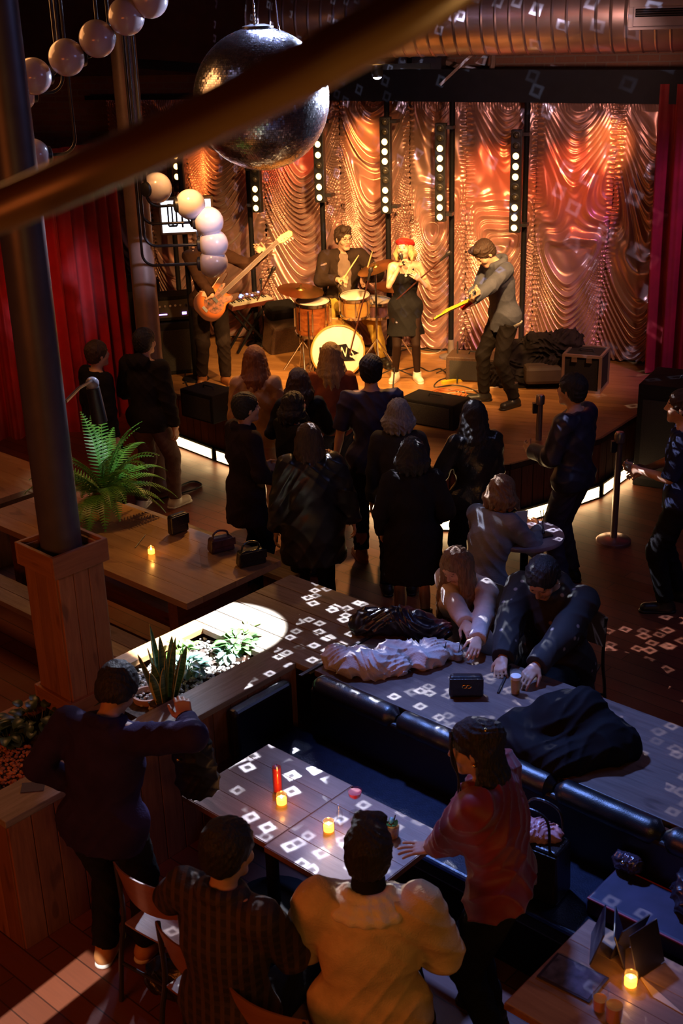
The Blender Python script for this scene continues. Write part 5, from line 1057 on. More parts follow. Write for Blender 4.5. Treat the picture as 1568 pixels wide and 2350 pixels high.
# scarf / jumper, black jacket heap and the big black jacket
knit=M('cream knit',(.62,.55,.53),.85,var=.08,bmp=.35,bscale=140,scale=10); kp=P(895,1530,.80); g=thing('knitted_scarf','cream knitted scarf heaped at the planks end of the counter','scarf',tuple(kp),fz)
pr=[]
pathk=[(-.26,-.20,.06),(-.12,-.22,.07),(.0,-.14,.08),(.02,-.02,.07),(-.06,.05,.06),(.06,.12,.07),(.16,.10,.06),(.20,.22,.05),(.10,.26,.06),(.22,.34,.04)]
for i in range(len(pathk)-1): pr.append(cap(pathk[i],pathk[i+1],.072-.003*i,.070-.003*i,.012))
pr+=[cap((-.2,-.12,.04),(-.02,-.1,.06),.06,.07,.02),cap((.0,.03,.05),(.14,.2,.04),.06,.05,.015),cap((-.02,-.18,.04),(.1,-.02,.05),.05,.05,.01),pln((0,0,.002),(0,0,-1))]
softob('cloth',pr,.007,knit,g,.022,2.2,1)
jp=P(905,1462,.80); g=thing('jacket','glossy black jacket with dark red lining heaped on the plank table end','jacket',tuple(jp),fz); softob('cloth',[cap((-.18,-.02,.07),(.1,.10,.08),.075,.08,.05),cap((.0,.08,.09),(.24,.20,.05),.07,.05,.05),cap((-.2,-.08,.05),(-.05,.02,.06),.07,.06,.05),cap((-.05,.02,.12),(.14,.16,.10),.045,.04,.04),pln((0,0,.002),(0,0,-1))],.007,[M('black shell',(.016,.014,.026),.28,var=.2),M('red lining',(.10,.02,.025),.4)],g,.02,1.9,7,paint=[(1,cap((.02,.12,.15),(.26,.24,.1),.06),0)])
jp=P(1300,1722,.80); g=thing('jacket','large black jacket draped over the counter below the man in the patterned coat','jacket',tuple(jp),fz); softob('cloth',[cap((-.24,-.06,.06),(.16,.10,.08),.12,.14,.08),cap((-.08,.03,.16),(.02,.12,.22),.13,.10,.08),cap((.1,-.12,.05),(.26,.16,.06),.09,.08,.06),cap((-.26,-.16,.04),(.06,-.2,.05),.09,.08,.06),pln((0,0,.002),(0,0,-1))],.008,M('matt black cloth',(.006,.0055,.008),.8,var=.2,Specular_IOR_Level=.12),g,.016,1.1,9)
jp=FL(2.86,-.20,.56); g=thing('jacket','black jacket dumped against the bench back at the right frame edge','jacket',tuple(jp),fz); softob('cloth',[cap((-.05,0,.08),(.3,0,.12),.12,.13,.06),cap((.05,.02,.2),(.3,.05,.22),.09,.1,.06),pln((0,0,.002),(0,0,-1))],.009,M('black shell',(.016,.014,.026),.28),g,.03,1.7,4)
jp=FL(2.42,-.17,.57); g=thing('hair_clip_pouch','small shiny pouch with a clasp leaning on the bench back','pouch',tuple(jp),fz); softob('pouch',[cap((-.03,0,.04),(.03,0,.05),.045,None,.03),pln((0,0,.002),(0,0,-1))],.006,M('shiny plum',(.07,.05,.08),.15,.3,var=.3,scale=40),g,.012,5,2); sm('clasp',MB().sphere((0,-.05,.07),.012,10,8),chrome,g)
# ---------------------------------------------------------------- mirror-ball dots: a lamp at the ball whose light is patterned, like the real reflections
def gobo(name,loc,axis,e,col,scale,thr,seed,size=.004,region=True):
    l=bpy.data.lights.new(name,'POINT'); l.energy=e; l.color=col; l.shadow_soft_size=size; l.use_nodes=True; nt=l.node_tree; em=nt.nodes['Emission']
    tc=nt.nodes.new('ShaderNodeTexCoord').outputs['Normal']; a=nrm(axis); u=V3(1,0,0) if region else nrm(np.cross((0,0,1),a)); w=V3(0,1,0) if region else V3(0,0,1)
    def dot(v): n=nt.nodes.new('ShaderNodeVectorMath'); n.operation='DOT_PRODUCT'; _lnk(nt,tc,n.inputs[0]); n.inputs[1].default_value=tuple(v); return n.outputs['Value']
    da=dot(a); x=math2(nt,'DIVIDE',dot(u),math2(nt,'MAXIMUM',da,.05)); y=math2(nt,'DIVIDE',dot(w),math2(nt,'MAXIMUM',da,.05))
    cb=nt.nodes.new('ShaderNodeCombineXYZ'); _lnk(nt,x,cb.inputs[0]); _lnk(nt,y,cb.inputs[1])
    vo=nt.nodes.new('ShaderNodeTexVoronoi'); vo.voronoi_dimensions='2D'; vo.distance='CHEBYCHEV'; vo.inputs['Scale'].default_value=scale; vo.inputs['Randomness'].default_value=.95
    mp=nt.nodes.new('ShaderNodeMapping'); mp.inputs['Location'].default_value=(seed*.37,seed*.71,0); mp.inputs['Rotation'].default_value=(0,0,.6+.15*seed); _lnk(nt,cb.outputs[0],mp.inputs['Vector'])
    wv=nt.nodes.new('ShaderNodeTexNoise'); wv.inputs['Scale'].default_value=60; _lnk(nt,cb.outputs[0],wv.inputs['Vector'])
    ws=nt.nodes.new('ShaderNodeVectorMath'); ws.operation='MULTIPLY_ADD'; _lnk(nt,wv.outputs['Color'],ws.inputs[0]); ws.inputs[1].default_value=(.035/scale,)*3; _lnk(nt,mp.outputs[0],ws.inputs[2]); _lnk(nt,ws.outputs[0],vo.inputs['Vector'])
    ring=ramp(nt,vo.outputs['Distance'],[(0,(.05,)*3),(.08,(.10,)*3),(.135,(1,)*3),(.18,(.9,)*3),(.235,(0,)*3)])
    sp=nt.nodes.new('ShaderNodeSeparateColor'); _lnk(nt,vo.outputs['Color'],sp.inputs[0]); on=math2(nt,'GREATER_THAN',sp.outputs[0],thr)
    lo=noise(nt,mp.outputs[0],3.,1); cl=nt.nodes.new('ShaderNodeMapRange'); cl.inputs[1].default_value=.36; cl.inputs[2].default_value=.46; _lnk(nt,lo,cl.inputs[0])
    if region:
        q=math2(nt,'ADD',math2(nt,'ADD',x,-.02),math2(nt,'MULTIPLY',math2(nt,'MINIMUM',math2(nt,'ADD',y,.9),0),-.35))
        rg=math2(nt,'MULTIPLY',math2(nt,'GREATER_THAN',q,0),math2(nt,'LESS_THAN',y,-.28)); rg=math2(nt,'MULTIPLY',rg,math2(nt,'GREATER_THAN',da,.3))
    else: rg=math2(nt,'MULTIPLY',math2(nt,'GREATER_THAN',da,.45),math2(nt,'LESS_THAN',math2(nt,'ABSOLUTE',y),.9))
    sg_=math2(nt,'MULTIPLY',math2(nt,'MULTIPLY',ring,on),math2(nt,'MULTIPLY',rg,cl.outputs[0]))
    sg_=math2(nt,'MULTIPLY',sg_,math2(nt,'ADD',math2(nt,'MULTIPLY',sp.outputs[1],.8),.35))
    _lnk(nt,sg_,em.inputs['Strength']); o=link(bpy.data.objects.new(name,l)); o.location=loc; return o
bcv=V3(*bc)
lp_=tuple(bcv+nrm((.30,-.70,-.60))*(BR+.03))
gobo('mirror ball reflections',lp_,(0,0,-1),2100,(.84,.86,1),19,.28,1.3); gobo('mirror ball reflections',lp_,(0,0,-1),2100,(.84,.86,1),17.,.33,2.6)
gobo('mirror ball reflections',tuple(bcv+nrm((.9,.3,-.05))*(BR+.03)),(.75,.65,-.05),700,(.62,.68,1),13,.40,4.1,region=False)
spot('mirror ball lamp',tuple(sp-V3(0,0,.08)),tuple(bcv),2200,(.62,.72,1),30,.4,.06)
for d_,e_,c_,r_ in (((.42,.85,.42),2500,(.6,.7,1),.12),((.86,.5,.04),1500,(.66,.74,1),.22),((.12,.46,.88),800,(.42,.5,.9),.3)):
    spot('mirror ball lamp',tuple(bcv+1.25*nrm(d_)*(1 if d_[2]>.6 else 2)),tuple(bcv),e_*(.3 if d_[2]>.6 else 1),c_,60 if d_[2]>.6 else 34,.4,r_)
# ---------------------------------------------------------------- people
def lw(pos,yaw,h,w,z0=0):
    """world point -> the person's own frame in 1.75 m units"""
    d=np.asarray(w,float)-np.asarray(pos,float); c,s_=math.cos(yaw),math.sin(yaw); return V3(c*d[0]+s_*d[1],-s_*d[0]+c*d[1],d[2])*1.75/h
def wl(ctx,p):
    return np.array(ctx['root'].matrix_basis@Vector(tuple(p))) if False else np.array(Matrix.Translation(ctx['root'].location)@Matrix.Rotation(ctx['root'].rotation_euler.z,4,'Z')@Vector(tuple(map(float,p))))
skf=M('skin fair',(.66,.40,.28),.5,var=.06,scale=14,Subsurface_Weight=.15,Subsurface_Radius=(.02,.008,.004)); skt=M('skin tan',(.46,.25,.16),.5,var=.06,scale=14,Subsurface_Weight=.15,Subsurface_Radius=(.02,.008,.004))
hbk=strands('black hair',(.006,.005,.006),(.02,.016,.016)); hbr=strands('brown hair',(.025,.012,.007),(.075,.035,.018)); hbl=strands('blonde hair',(.36,.22,.09),(.62,.42,.20)); hgi=strands('ginger hair',(.14,.045,.015),(.30,.11,.035)); hgr=strands('grey hair',(.16,.16,.17),(.34,.34,.36)); hlb=strands('light brown hair',(.12,.06,.03),(.30,.17,.08))
C_=lambda n,c,r=.85,**k:M(n,c,r,var=.12,scale=9,bmp=.25,bscale=120,Specular_IOR_Level=.12,**k)
blk=C_('black cloth',(.013,.012,.014)); nvy=C_('navy cloth',(.018,.020,.042)); dkj=C_('dark denim',(.03,.03,.04)); whs=M('white sneaker',(.75,.70,.64),.55,var=.05); bls=M('black shoe',(.02,.017,.016),.4,var=.05)
RS=.0075
# ---- singer
sp0=P(932,873,.6); sy=pi
def beret(c):
    H,hs=c['H'],c['hs']; pr=[ell(H(.0,-.025,.075),np.array([.118,.125,.052])*hs,c['Rh']@rotm((1,0,0),.28),.02),ell(H(0,-.02,.05),np.array([.088,.106,.05])*hs,c['Rh'],.02),cap(H(0,-.03,.12),H(0,-.035,.14),.006,None,.006),dict(ell(H(0,.0,-.06),np.array([.1,.13,.1])*hs,c['Rh'],.01),op='-')]
    softob('beret',pr,.005,C_('red felt',(.42,.025,.02)),c['root'],.004,2,1)
    n=c['nb']; g=sm('necklace',MB().tube(bez([c['sh'][0]*.35+c['sh'][1]*.65+V3(0,.06,.03),n+V3(0,.125,-.10),c['sh'][0]*.65+c['sh'][1]*.35+V3(0,.06,.03)],6),.003,6).sphere(n+V3(0,.135,-.12),.014,12,8,(1,.4,1)),M('pearl',(.8,.75,.68),.25,var=0),c['root'])
sing=person('woman singing on stage in a red beret and black slip dress',tuple(sp0),sy,h=1.60,res=.006,female=True,skin=skf,hair=dict(mat=hbl,style='bob',amp=.005),dress=dict(mat=C_('black dress',(.012,.011,.012),.7),z0=.60,r=.235,tights=M('black tights',(.025,.012,.009),.7,var=.1,Specular_IOR_Level=.15)),
   shoes=dict(mat=whs,up=.03),hands=[(-.15,.22,1.30),(.075,.215,1.455)],poles=[(-.55,-.15,-1),(.6,.0,-1)],feet=[(-.14,.02,0),(.13,-.02,0)],toes=[(-.2,1,0),(.35,1,0)],head=(-.45,.16,.06),
   hpose=[dict(pn=(.5,-.6,.2),curl=.75,side=(0,0,1)),dict(pn=(-.8,.3,.2),d=(-.45,.25,.85),curl=.95,side=(0,1,.2))],extra=beret)
w=sing['arms'][1][1]; mth=sing['H'](0,.125,-.055); hd_=w+V3(-.035,.05,.055); mwp=wl(sing,mth); mdir=wl(sing,hd_)-mwp
g=thing('microphone','handheld microphone at the mouth of the woman in the red beret','microphone',tuple(mwp)); d=nrm(mdir); sm('grille',MB().sphere(d*.005,.024,16,12),M('mic grille',(.25,.24,.23),.4,.8,var=0),g); sm('body',MB().lathe([(0,.02),(.022,.022),(.018,.05),(.012,.17),(0,.172)],(0,0,0),d,16),blackp,g)
# ---- drummer
dp=D(790,690,14.30); dp[2]=.6; dy=pi+.12
def glasses(c):
    H=c['H']; mb=MB()
    for sd in (-1,1): mb.tube([H(sd*.033+.024*math.cos(a),.105-abs(math.cos(a))*.004,.016+.018*math.sin(a)) for a in np.linspace(0,2*pi,17)[:-1]],.0022,6,closed=True); mb.tube([H(sd*.057,.10,.02),H(sd*.08,.05,.022),H(sd*.082,-.01,.015)],.002,6)
    mb.tube([H(-.01,.11,.02),H(.01,.11,.02)],.002,6); sm('glasses',mb,gun,c['root'])
    sm('print',MB().sphere((c['chest']+c['fw']*.135*c['s']-c['u']*.06),.045,14,10,(1.,.25,1.1)),M('shirt print',(.55,.42,.25),.8),c['root'])
drum_=person('man in glasses and dark open jacket drumming behind the kit',tuple(dp),dy,h=1.84,res=.006,skin=skf,build=1.12,hair=dict(mat=hbr,style='quiff'),pel=(0,-.05,.70),lean=(0,.06,1),head=(.38,-.05,0),hands=[(-.22,.30,.99),(.10,.34,1.0)],poles=[(-.8,-.6,-.4),(.8,-.6,-.4)],feet=[(-.38,.32,0),(.34,.30,0)],kpole=[(-.3,1,.6),(.3,1,.6)],
   top=dict(mat=C_('grey tee',(.22,.15,.12)),t=.010,hem=.05,name='shirt',sleeve=.4),bottom=dict(mat=C_('mustard trousers',(.52,.34,.06))),shoes=dict(mat=bls),hpose=[dict(pn=(.2,.2,-1),curl=1.1),dict(pn=(-.2,.2,-1),curl=1.1)],extra=glasses)
def overjacket(c,mat,g=.022,name='jacket',openw=.075,amp=.008,sleeve=1.,hem=.05,coll=1.):
    s=c['s'];u,cx,fw,pel,chest=c['u'],c['cx'],c['fw'],c['pel'],c['chest']; b=1.1; pr=[]
    pr+=[cap(pel+u*.04*s,chest,.118*s*b+g*1.2,.142*s*b+g,.04,fw,.8),cap(chest,chest+u*.1*s,.15*s*b+g,.125*s+g,.05,fw,.78),cap(c['hip'][0]+V3(0,0,.03),c['hip'][1]+V3(0,0,.03),.105*s*b+g,None,.04,fw,.9),cap(c['sh'][0]*.86+c['sh'][1]*.14,c['sh'][1]*.86+c['sh'][0]*.14,.064*s+g,None,.05,fw,.95)]
    pr+=[pln(pel-u*hem*s,-u),dict(cap(pel-u*.3*s+fw*.19*s,chest+u*.2*s+fw*.16*s,openw*1.3*s,openw*s,.01,fw,1.6),op='-'),dict(cap(c['nb'],c['nb']+u*.2*s,.062*s,None,.01),op='-')]
    for i in (0,1):
        e,w=c['arms'][i]; pr+=[cap(c['sh'][i],e,.052*s*b+g,.044*s*b+g,.03),cap(e,e+(w-e)*.92,.044*s*b+g,.034*s+g,.02,None,1,True)]
    if coll:
        for sd in (-1,1): pr.append(cap(c['nb']+cx*sd*.075*s-fw*.03*s+u*.0*s,c['nb']+cx*sd*.06*s+fw*.09*s-u*.06*s,.022*s,.018*s,.015))
    softob(name,pr,.007,mat,c['root'],amp,1.,5)
overjacket(drum_,C_('brown jacket',(.035,.020,.014)))
g=thing('drum_throne','round drum stool under the drummer','stool',tuple(dp+V3(0,.08,.08))); sm('seat',MB().lathe([(0,.46),(.17,.46),(.18,.49),(.17,.53),(0,.53)],n=28),blackp,g); sm('post',MB().cyl((0,0,.1),(0,0,.46),.02,n=10),chrome,g)
mb=MB()
for k in range(3): mb.tube([(0,0,.2),(.22*math.cos(2.1*k),.22*math.sin(2.1*k),.01)],.01,6)
sm('legs',mb,chrome,g)
for i,(e2,l) in enumerate((((845,610,13.9),'drumstick in the left hand of the drummer'),((826,582,14.1),'drumstick raised in the right hand of the drummer'))):
    a=wl(drum_,drum_['arms'][i][1]+nrm(drum_['arms'][i][1]-drum_['arms'][i][0])*.07); b_=D(*e2); d=nrm(b_-a); tag(sm('drumstick',MB().tube([a-d*.06,a+d*.30,a+d*.345,a+d*.36],[.0085,.0075,.004,.006],8),M('stick wood',(.75,.52,.25),.5)),l,'drumstick',group='drumsticks')
# ---- guitars
def guitar(label,name,body,head,nrm_up,mat,neckm,headm,guard,Lb=.42,Wb=.165,four=False):
    """body centre and headstock end in world space; the face looks along nrm_up"""
    y=nrm(head-body); z=nrm(nrm_up-y*np.dot(nrm_up,y)); x=np.cross(y,z); g=thing(name,label,'guitar',tuple(body)); T_=np.stack([x,y,z],1); Q=lambda a,b_,c_: T_@V3(a,b_,c_)
    out=[(0,-.5),(.45,-.49),(.86,-.38),(1,-.2),(.92,.0),(.72,.12),(.70,.22),(.86,.36),(.84,.50),(.66,.56),(.45,.44),(.22,.34),(-.22,.34),(-.45,.46),(-.62,.66),(-.80,.66),(-.88,.48),(-.78,.30),(-.70,.12),(-.84,-.02),(-1,-.2),(-.86,-.38),(-.45,-.49)]
    ol=bez([(a*Wb,b_*Lb,0) for a,b_ in out]+[(0,-.5*Lb,0)],4)[:-1]
    pl_=[Q(p[0],p[1],-.021) for p in ol]; ob('body',MB().ext(pl_,(0,0,0),Q(0,0,.042)),mat,g,bevel=.008,seg=3)
    gd=[Q(p[0]*.62+.02,p[1]*.62+.02,.0215) for p in ol]; ob('pickguard',MB().ext(gd,(0,0,0),Q(0,0,.003)),guard,g)
    L=np.linalg.norm(head-body); n0=.30*Lb; ob('neck',MB().beam(Q(0,n0,.012),Q(0,L-.16,.012),.052,.024,Q(0,0,1)),neckm,g,bevel=.004)
    ob('fretboard',MB().beam(Q(0,n0-.04,.027),Q(0,L-.16,.027),.050,.006,Q(0,0,1)),M('fretboard',(.12,.05,.025),.45) if four else neckm,g)
    hd=[(-.026,-.17),(.026,-.17),(.052,-.12),(.062,.0),(.03,.03),(-.005,.01),(-.03,-.09)]; ob('headstock',MB().ext([Q(a,L+b_,-.004) for a,b_ in hd],(0,0,0),Q(0,0,.016)),headm,g,bevel=.002)
    mb=MB(); [mb.cyl(Q(.02+.008*i,L-.12+.035*i,.012),Q(.02+.008*i,L-.12+.035*i,.024),.007,n=10) for i in range(4)]; [mb.beam(Q(.055+.004*i,L-.12+.035*i,.004),Q(.085+.004*i,L-.12+.035*i,.004),.016,.006,Q(0,0,1)) for i in range(4)]; sm('tuner',mb,gun if four else chrome,g)
    mb=MB(); ns=4 if four else 6
    for i in range(ns): o=(i-(ns-1)/2)*(.010 if four else .0075); mb.tube([Q(o,-.30*Lb,.034),Q(o*.8,L-.17,.032)],.0012,5)
    sm('strings',mb,chrome,g); ob('bridge',MB().beam(Q(-.035,-.31*Lb,.03),Q(.035,-.31*Lb,.03),.03,.012,Q(0,0,1)),chrome,g); ob('pickup',MB().beam(Q(-.035,.02*Lb,.03),Q(.035,.02*Lb,.03),.035,.012,Q(0,0,1)),blackp,g)
    return g,Q,L
burst,nt,b=_nt('sunburst lacquer'); v=objco(nt); ln=nt.nodes.new('ShaderNodeVectorMath'); ln.operation='LENGTH'; _lnk(nt,v,ln.inputs[0]); _lnk(nt,ramp(nt,ln.outputs['Value'],[(.07,(.75,.36,.05)),(.14,(.55,.14,.03)),(.2,(.06,.02,.01))]),b.inputs['Base Color']); b.inputs['Roughness'].default_value=.15
mapl=M('maple neck',(.72,.46,.13),.35,var=.06); tort=M('tortoise guard',(.22,.06,.02),.25,var=.6,scale=30); yel=M('yellow headstock',(.85,.58,.05),.35,var=.04)
# ---- bassist
bp=P(493,878,.6); by=pi+.22; bb=D(492,690,13.12); bh=D(628,563,13.42)
bd2=nrm(bh-bb); bh=bb+bd2*1.12; bguit,BQ,BL=guitar('sunburst bass guitar with a yellow headstock played at the left of the stage','bass_guitar',bb,bh,V3(.12,-1,.25),burst,M('rosewood neck',(.30,.14,.07),.4),yel,tort,.46,.175,True)
lh=lw(bp,by,1.80,BQ(.0,BL*.70,-.055)+bb); rh=lw(bp,by,1.80,BQ(.02,-.01,.085)+bb)
bass=person('man in a dark shirt playing a bass guitar behind the globe lamps',tuple(bp),by,h=1.80,res=.0065,skin=skf,hair=dict(mat=hbr,style='short'),hands=[lh,rh],poles=[(-.5,-.3,-1),(.9,-.5,-.3)],feet=[(-.12,.06,0),(.13,-.05,0)],head=(.2,-.25,0),
   top=dict(mat=C_('dark brown shirt',(.05,.022,.014)),hem=.10,collar=.9,name='shirt'),bottom=dict(mat=C_('dark trousers',(.02,.012,.01))),shoes=dict(mat=M('brown boots',(.25,.09,.03),.45),up=.04),hpose=[dict(pn=tuple(lw((0,0,0),by,1.75,BQ(0,0,1))),d=tuple(lw((0,0,0),by,1.75,BQ(.9,.35,0.1)*-1)),curl=.75,side=tuple(lw((0,0,0),by,1.75,BQ(0,1,0)))),dict(pn=tuple(lw((0,0,0),by,1.75,-BQ(0,0,1))),d=tuple(lw((0,0,0),by,1.75,BQ(-.7,-.4,-.2))),curl=.45)])
def strap(c,a,b_,mat,side):
    s=c['s']; sh=c['sh'][side]; P_=[a,c['chest']+c['fw']*.15*s+c['u']*.0,c['chest']+c['fw']*.12*s+c['u']*.12*s+(sh-c['nb'])*.45,c['nb']+(sh-c['nb'])*.55+c['u']*.055*s,c['chest']-c['fw']*.15*s+c['u']*.05*s+(sh-c['nb'])*.2,c['pel']-c['fw']*.16*s+c['u']*.12*s-(sh-c['nb'])*.5,b_]
    q=bez(P_,8); mb=MB()
    for i in range(len(q)-1): mb.beam(q[i],q[i+1]+(q[i+1]-q[i])*.15,.045,.006,nrm(q[i]-c['chest']*1.0))
    return mb
# ---- guitarist
gp=P(1150,925,.6); gy=1.92
gb=D(1100,683,12.12); gh=D(1046,708,11.66); gd_=nrm(gh-gb); gh=gb+gd_*.92; gtr,GQ,GL=guitar('red electric guitar with a pale yellow neck at the right of the stage','electric_guitar',gb,gh,V3(-.75,-.35,.55),M('red lacquer',(.50,.02,.015),.15,var=.04),yel,yel,M('white guard',(.75,.65,.5),.3,var=0),.40,.16)
lh=lw(gp,gy,1.80,gb+GQ(0,GL*.66,-.05)); rh=lw(gp,gy,1.80,gb+GQ(.02,-.02,.085))
guit=person('man in a grey-blue jacket bending over a red guitar',tuple(gp),gy,h=1.80,res=.006,skin=skf,hair=dict(mat=hbr,style='quiff'),pel=(0,-.02,.93),lean=(0,.20,1),neck=(0,.75,.65),head=(0.1,-.62,0),hands=[lh,rh],poles=[(-.9,-.6,-.5),(.9,-.6,-.4)],feet=[(-.17,-.06,0),(.15,.12,0)],toes=[(-.35,1,0),(.3,1,0)],
   top=dict(mat=C_('grey blue jacket',(.085,.09,.125),.8),t=.024,hem=.13,collar=1.,amp=.009,name='jacket'),bottom=dict(mat=C_('black jeans',(.014,.010,.009),.7),t=.010),shoes=dict(mat=bls,up=.12,upk=.12),hpose=[dict(curl=.8,pn=tuple(lw((0,0,0),gy,1.75,GQ(0,0,1))),d=tuple(lw((0,0,0),gy,1.75,-GQ(1,-.2,0))),side=tuple(lw((0,0,0),gy,1.75,GQ(0,1,0)))),dict(curl=.6,pn=tuple(lw((0,0,0),gy,1.75,-GQ(0,0,1))))],
   extra=lambda c:softob('shirt_hem',[cap(c['hip'][0]-V3(0,.02,-.02),c['hip'][1]-V3(0,.02,-.02),.13*c['s'],None,.03,(0,1,0),.95),pln(c['pel']-V3(0,0,.17),(0,0,-1)),pln(c['pel']-V3(0,0,.05),(0,0,1))],.008,M('white shirt',(.7,.65,.55),.8),c['root']))
# ---- crowd
def stand(label,px,py,Y,yaw,h=1.72,**k):
    k.setdefault('res',.009); k.setdefault('skin',skf); k.setdefault('group','people standing in front of the stage'); k.setdefault('shoes',dict(mat=bls)); k.setdefault('bottom',dict(mat=dkj))
    p=D(px,py,Y); return person(label,(p[0],p[1],0),yaw,h=h,**k)
DR=dict
suit=stand('man in a long dark suit coat at the handbag table corner, side-on',556,1000,9.22,-1.1,1.70,hair=DR(mat=hbk,style='short'),top=DR(mat=C_('dark plum suit',(.022,.014,.024)),hem=.28,vhem=1,flare=.02,t=.024,collar=.9,name='coat'),bottom=DR(mat=blk),hands=[(-.16,.25,1.05),(.18,.25,1.0)])
stand('woman with long ginger hair and tan jacket near the stage front, back turned',588,900,10.55,-.05,1.74,female=True,hair=DR(mat=hgi,style='long',L=.36),top=DR(mat=C_('tan jacket',(.42,.25,.13)),hem=.1,t=.02,name='jacket'),bottom=DR(mat=C_('pale jeans',(.42,.32,.30))),shoes=DR(mat=whs))
stand('short dark-haired woman in black between the ginger and blonde women',690,960,10.15,.15,1.63,female=True,hair=DR(mat=hbr,style='long',L=.22),top=DR(mat=blk,hem=.1,t=.02),hands=[(-.15,.28,1.15),(.15,.28,1.15)])
stand('blonde woman in a rust top standing right under the bass drum, back turned',762,900,10.75,0,1.70,female=True,hair=DR(mat=hbl,style='long',L=.34,wide=1.2),top=DR(mat=C_('rust top',(.30,.09,.04)),hem=.05))
capm=stand('tall man in a black cap and navy T-shirt in the middle of the crowd',854,950,9.75,.05,1.83,hair=DR(mat=hbk,style='short'),top=DR(mat=nvy,hem=.12,sleeve=.45,t=.018),bottom=DR(mat=blk),shoes=DR(mat=M('brown boots',(.2,.08,.03),.45),up=.12,upk=.12),hands=[(-.30,.12,.86),(.2,.3,.98)],
   extra=lambda c:softob('cap',[ell(c['H'](0,-.012,.062),np.array([.09,.108,.07])*c['hs'],c['Rh'],.01),cap(c['H'](-.04,.1,.05),c['H'](.04,.1,.05),.03,None,.01,c['hu'],.25),pln(c['H'](0,0,.03),-c['hu'])],.007,blk,c['root']))
stand('grey-haired woman in dark clothes behind the man in the cap',915,1030,9.05,-.1,1.66,female=True,hair=DR(mat=hgr,style='bob'),top=DR(mat=C_('charcoal knit',(.035,.035,.04)),hem=.1,t=.022),bottom=DR(mat=blk))
stand('small black-haired woman turned right beside the suited man',668,1005,9.55,-1.0,1.60,female=True,hair=DR(mat=hbk,style='bob'),top=DR(mat=blk,hem=.12,t=.024),bottom=DR(mat=blk),hands=[(-.1,.3,1.1),(.12,.3,1.1)])
stand('long-haired woman in a black puffy coat, back to us, nearest the plank table',716,1160,8.50,.1,1.66,female=True,build=1.12,hair=DR(mat=hbr,style='long',L=.42),top=DR(mat=M('black puffer',(.014,.014,.02),.38,var=.2,scale=12),hem=.30,vhem=1,flare=.03,t=.045,amp=.014,name='coat'),bottom=DR(mat=blk),hands=[(-.3,.05,.82),(.34,.1,.86)])
sk_=stand('woman in a short black dress and bare legs beside the seated long-haired woman',948,1180,8.22,.05,1.62,female=True,build=1.08,hair=DR(mat=hbk,style='bob'),top=DR(mat=C_('black knit top',(.015,.013,.016)),hem=.34,vhem=1,flare=.035,t=.022,name='dress'),bottom=None,shoes=DR(mat=bls,up=.12,upk=.15),hands=[(-.24,.18,.92),(.2,.2,1.0)])
stand('woman in a black leather jacket with long black hair right of the centre',1090,1080,8.95,.25,1.66,female=True,hair=DR(mat=hbk,style='long',L=.40),top=DR(mat=M('leather jacket',(.016,.016,.018),.3,var=.2,scale=14,bmp=.3,bscale=60),hem=.06,t=.026,name='jacket'),bottom=DR(mat=blk),hands=[(-.2,.3,1.08),(.22,.1,.85)])
stand('tall man in a navy bomber jacket and dark beanie beside the barrier posts',1318,1080,9.12,.9,1.80,hair=DR(mat=hbk,style='short'),top=DR(mat=M('navy bomber',(.022,.022,.05),.45,var=.2,scale=12),hem=.06,t=.03,amp=.012,name='jacket'),bottom=DR(mat=nvy),hands=[(-.1,.32,1.12),(.38,.22,.95)],
   extra=lambda c:softob('beanie',[ell(c['H'](0,-.014,.056),np.array([.090,.108,.085])*c['hs'],c['Rh'],.01),pln(c['H'](0,0,.022),-c['hu'])],.007,C_('grey beanie',(.10,.11,.14)),c['root']))
edge_=stand('man at the right frame edge in dark clothes holding a glass',1563,1150,8.68,1.25,1.78,hair=DR(mat=hbr,style='short'),top=DR(mat=C_('dark blue shirt',(.02,.024,.06)),hem=.1,t=.018,sleeve=.5,name='shirt'),bottom=DR(mat=blk),hands=[(-.12,.32,1.15),(.2,.28,1.05)],feet=[(-.12,.05,0),(.12,-.05,0)])
stand('man in black with a red-lit face at the far left beside the drapes',222,900,11.0,-.9,1.72,hair=DR(mat=hbr,style='short'),top=DR(mat=blk,hem=.1,t=.022),bottom=DR(mat=blk),group='two men by the far column')
stand('man in black with pale trousers and white sneakers leaning by the far column',338,930,11.1,-.5,1.80,hair=DR(mat=hbk,style='short'),top=DR(mat=C_('black hoodie',(.018,.015,.016)),hem=.12,t=.026,hood=1),bottom=DR(mat=C_('mauve trousers',(.16,.11,.11))),shoes=DR(mat=whs),hands=[(-.16,.26,1.08),(.26,.05,.82)],feet=[(-.14,-.05,0),(.12,.14,0)],group='two men by the far column')
# round-table woman, counter guests
p=D(1128,1200,7.95); rt_=person('blonde woman in a grey jumper bent over beside the round table',(p[0],p[1],0),-.75,h=1.64,res=.009,female=True,skin=skf,pel=(0,-.1,.70),lean=(0,.3,1),feet=[(-.12,.15,0),(.12,.18,0)],hands=[(-.12,.42,.98),(.14,.42,.98)],hair=DR(mat=hlb,style='bob'),top=DR(mat=C_('grey jumper',(.24,.25,.30)),hem=.08,t=.022,name='jumper'),bottom=DR(mat=C_('blue jeans',(.03,.05,.14))),shoes=DR(mat=bls))
g=thing('bar_stool','bar stool under the blonde woman by the round table','stool',(p[0]+.02,p[1]-.1,0)); sm('seat',MB().lathe([(0,.52),(.15,.52),(.155,.55),(.14,.575),(0,.575)],n=24),blackp,g); sm('post',MB().cyl((0,0,.02),(0,0,.53),.022,n=10),gun,g); sm('foot',MB().lathe([(0,0),(.19,0),(.18,.02),(0,.03)],n=24),gun,g)
p=FL(.42,1.27,0); y_=fz+pi+.05; hA=P(1085,1530,.86); hB=P(1120,1545,.85)
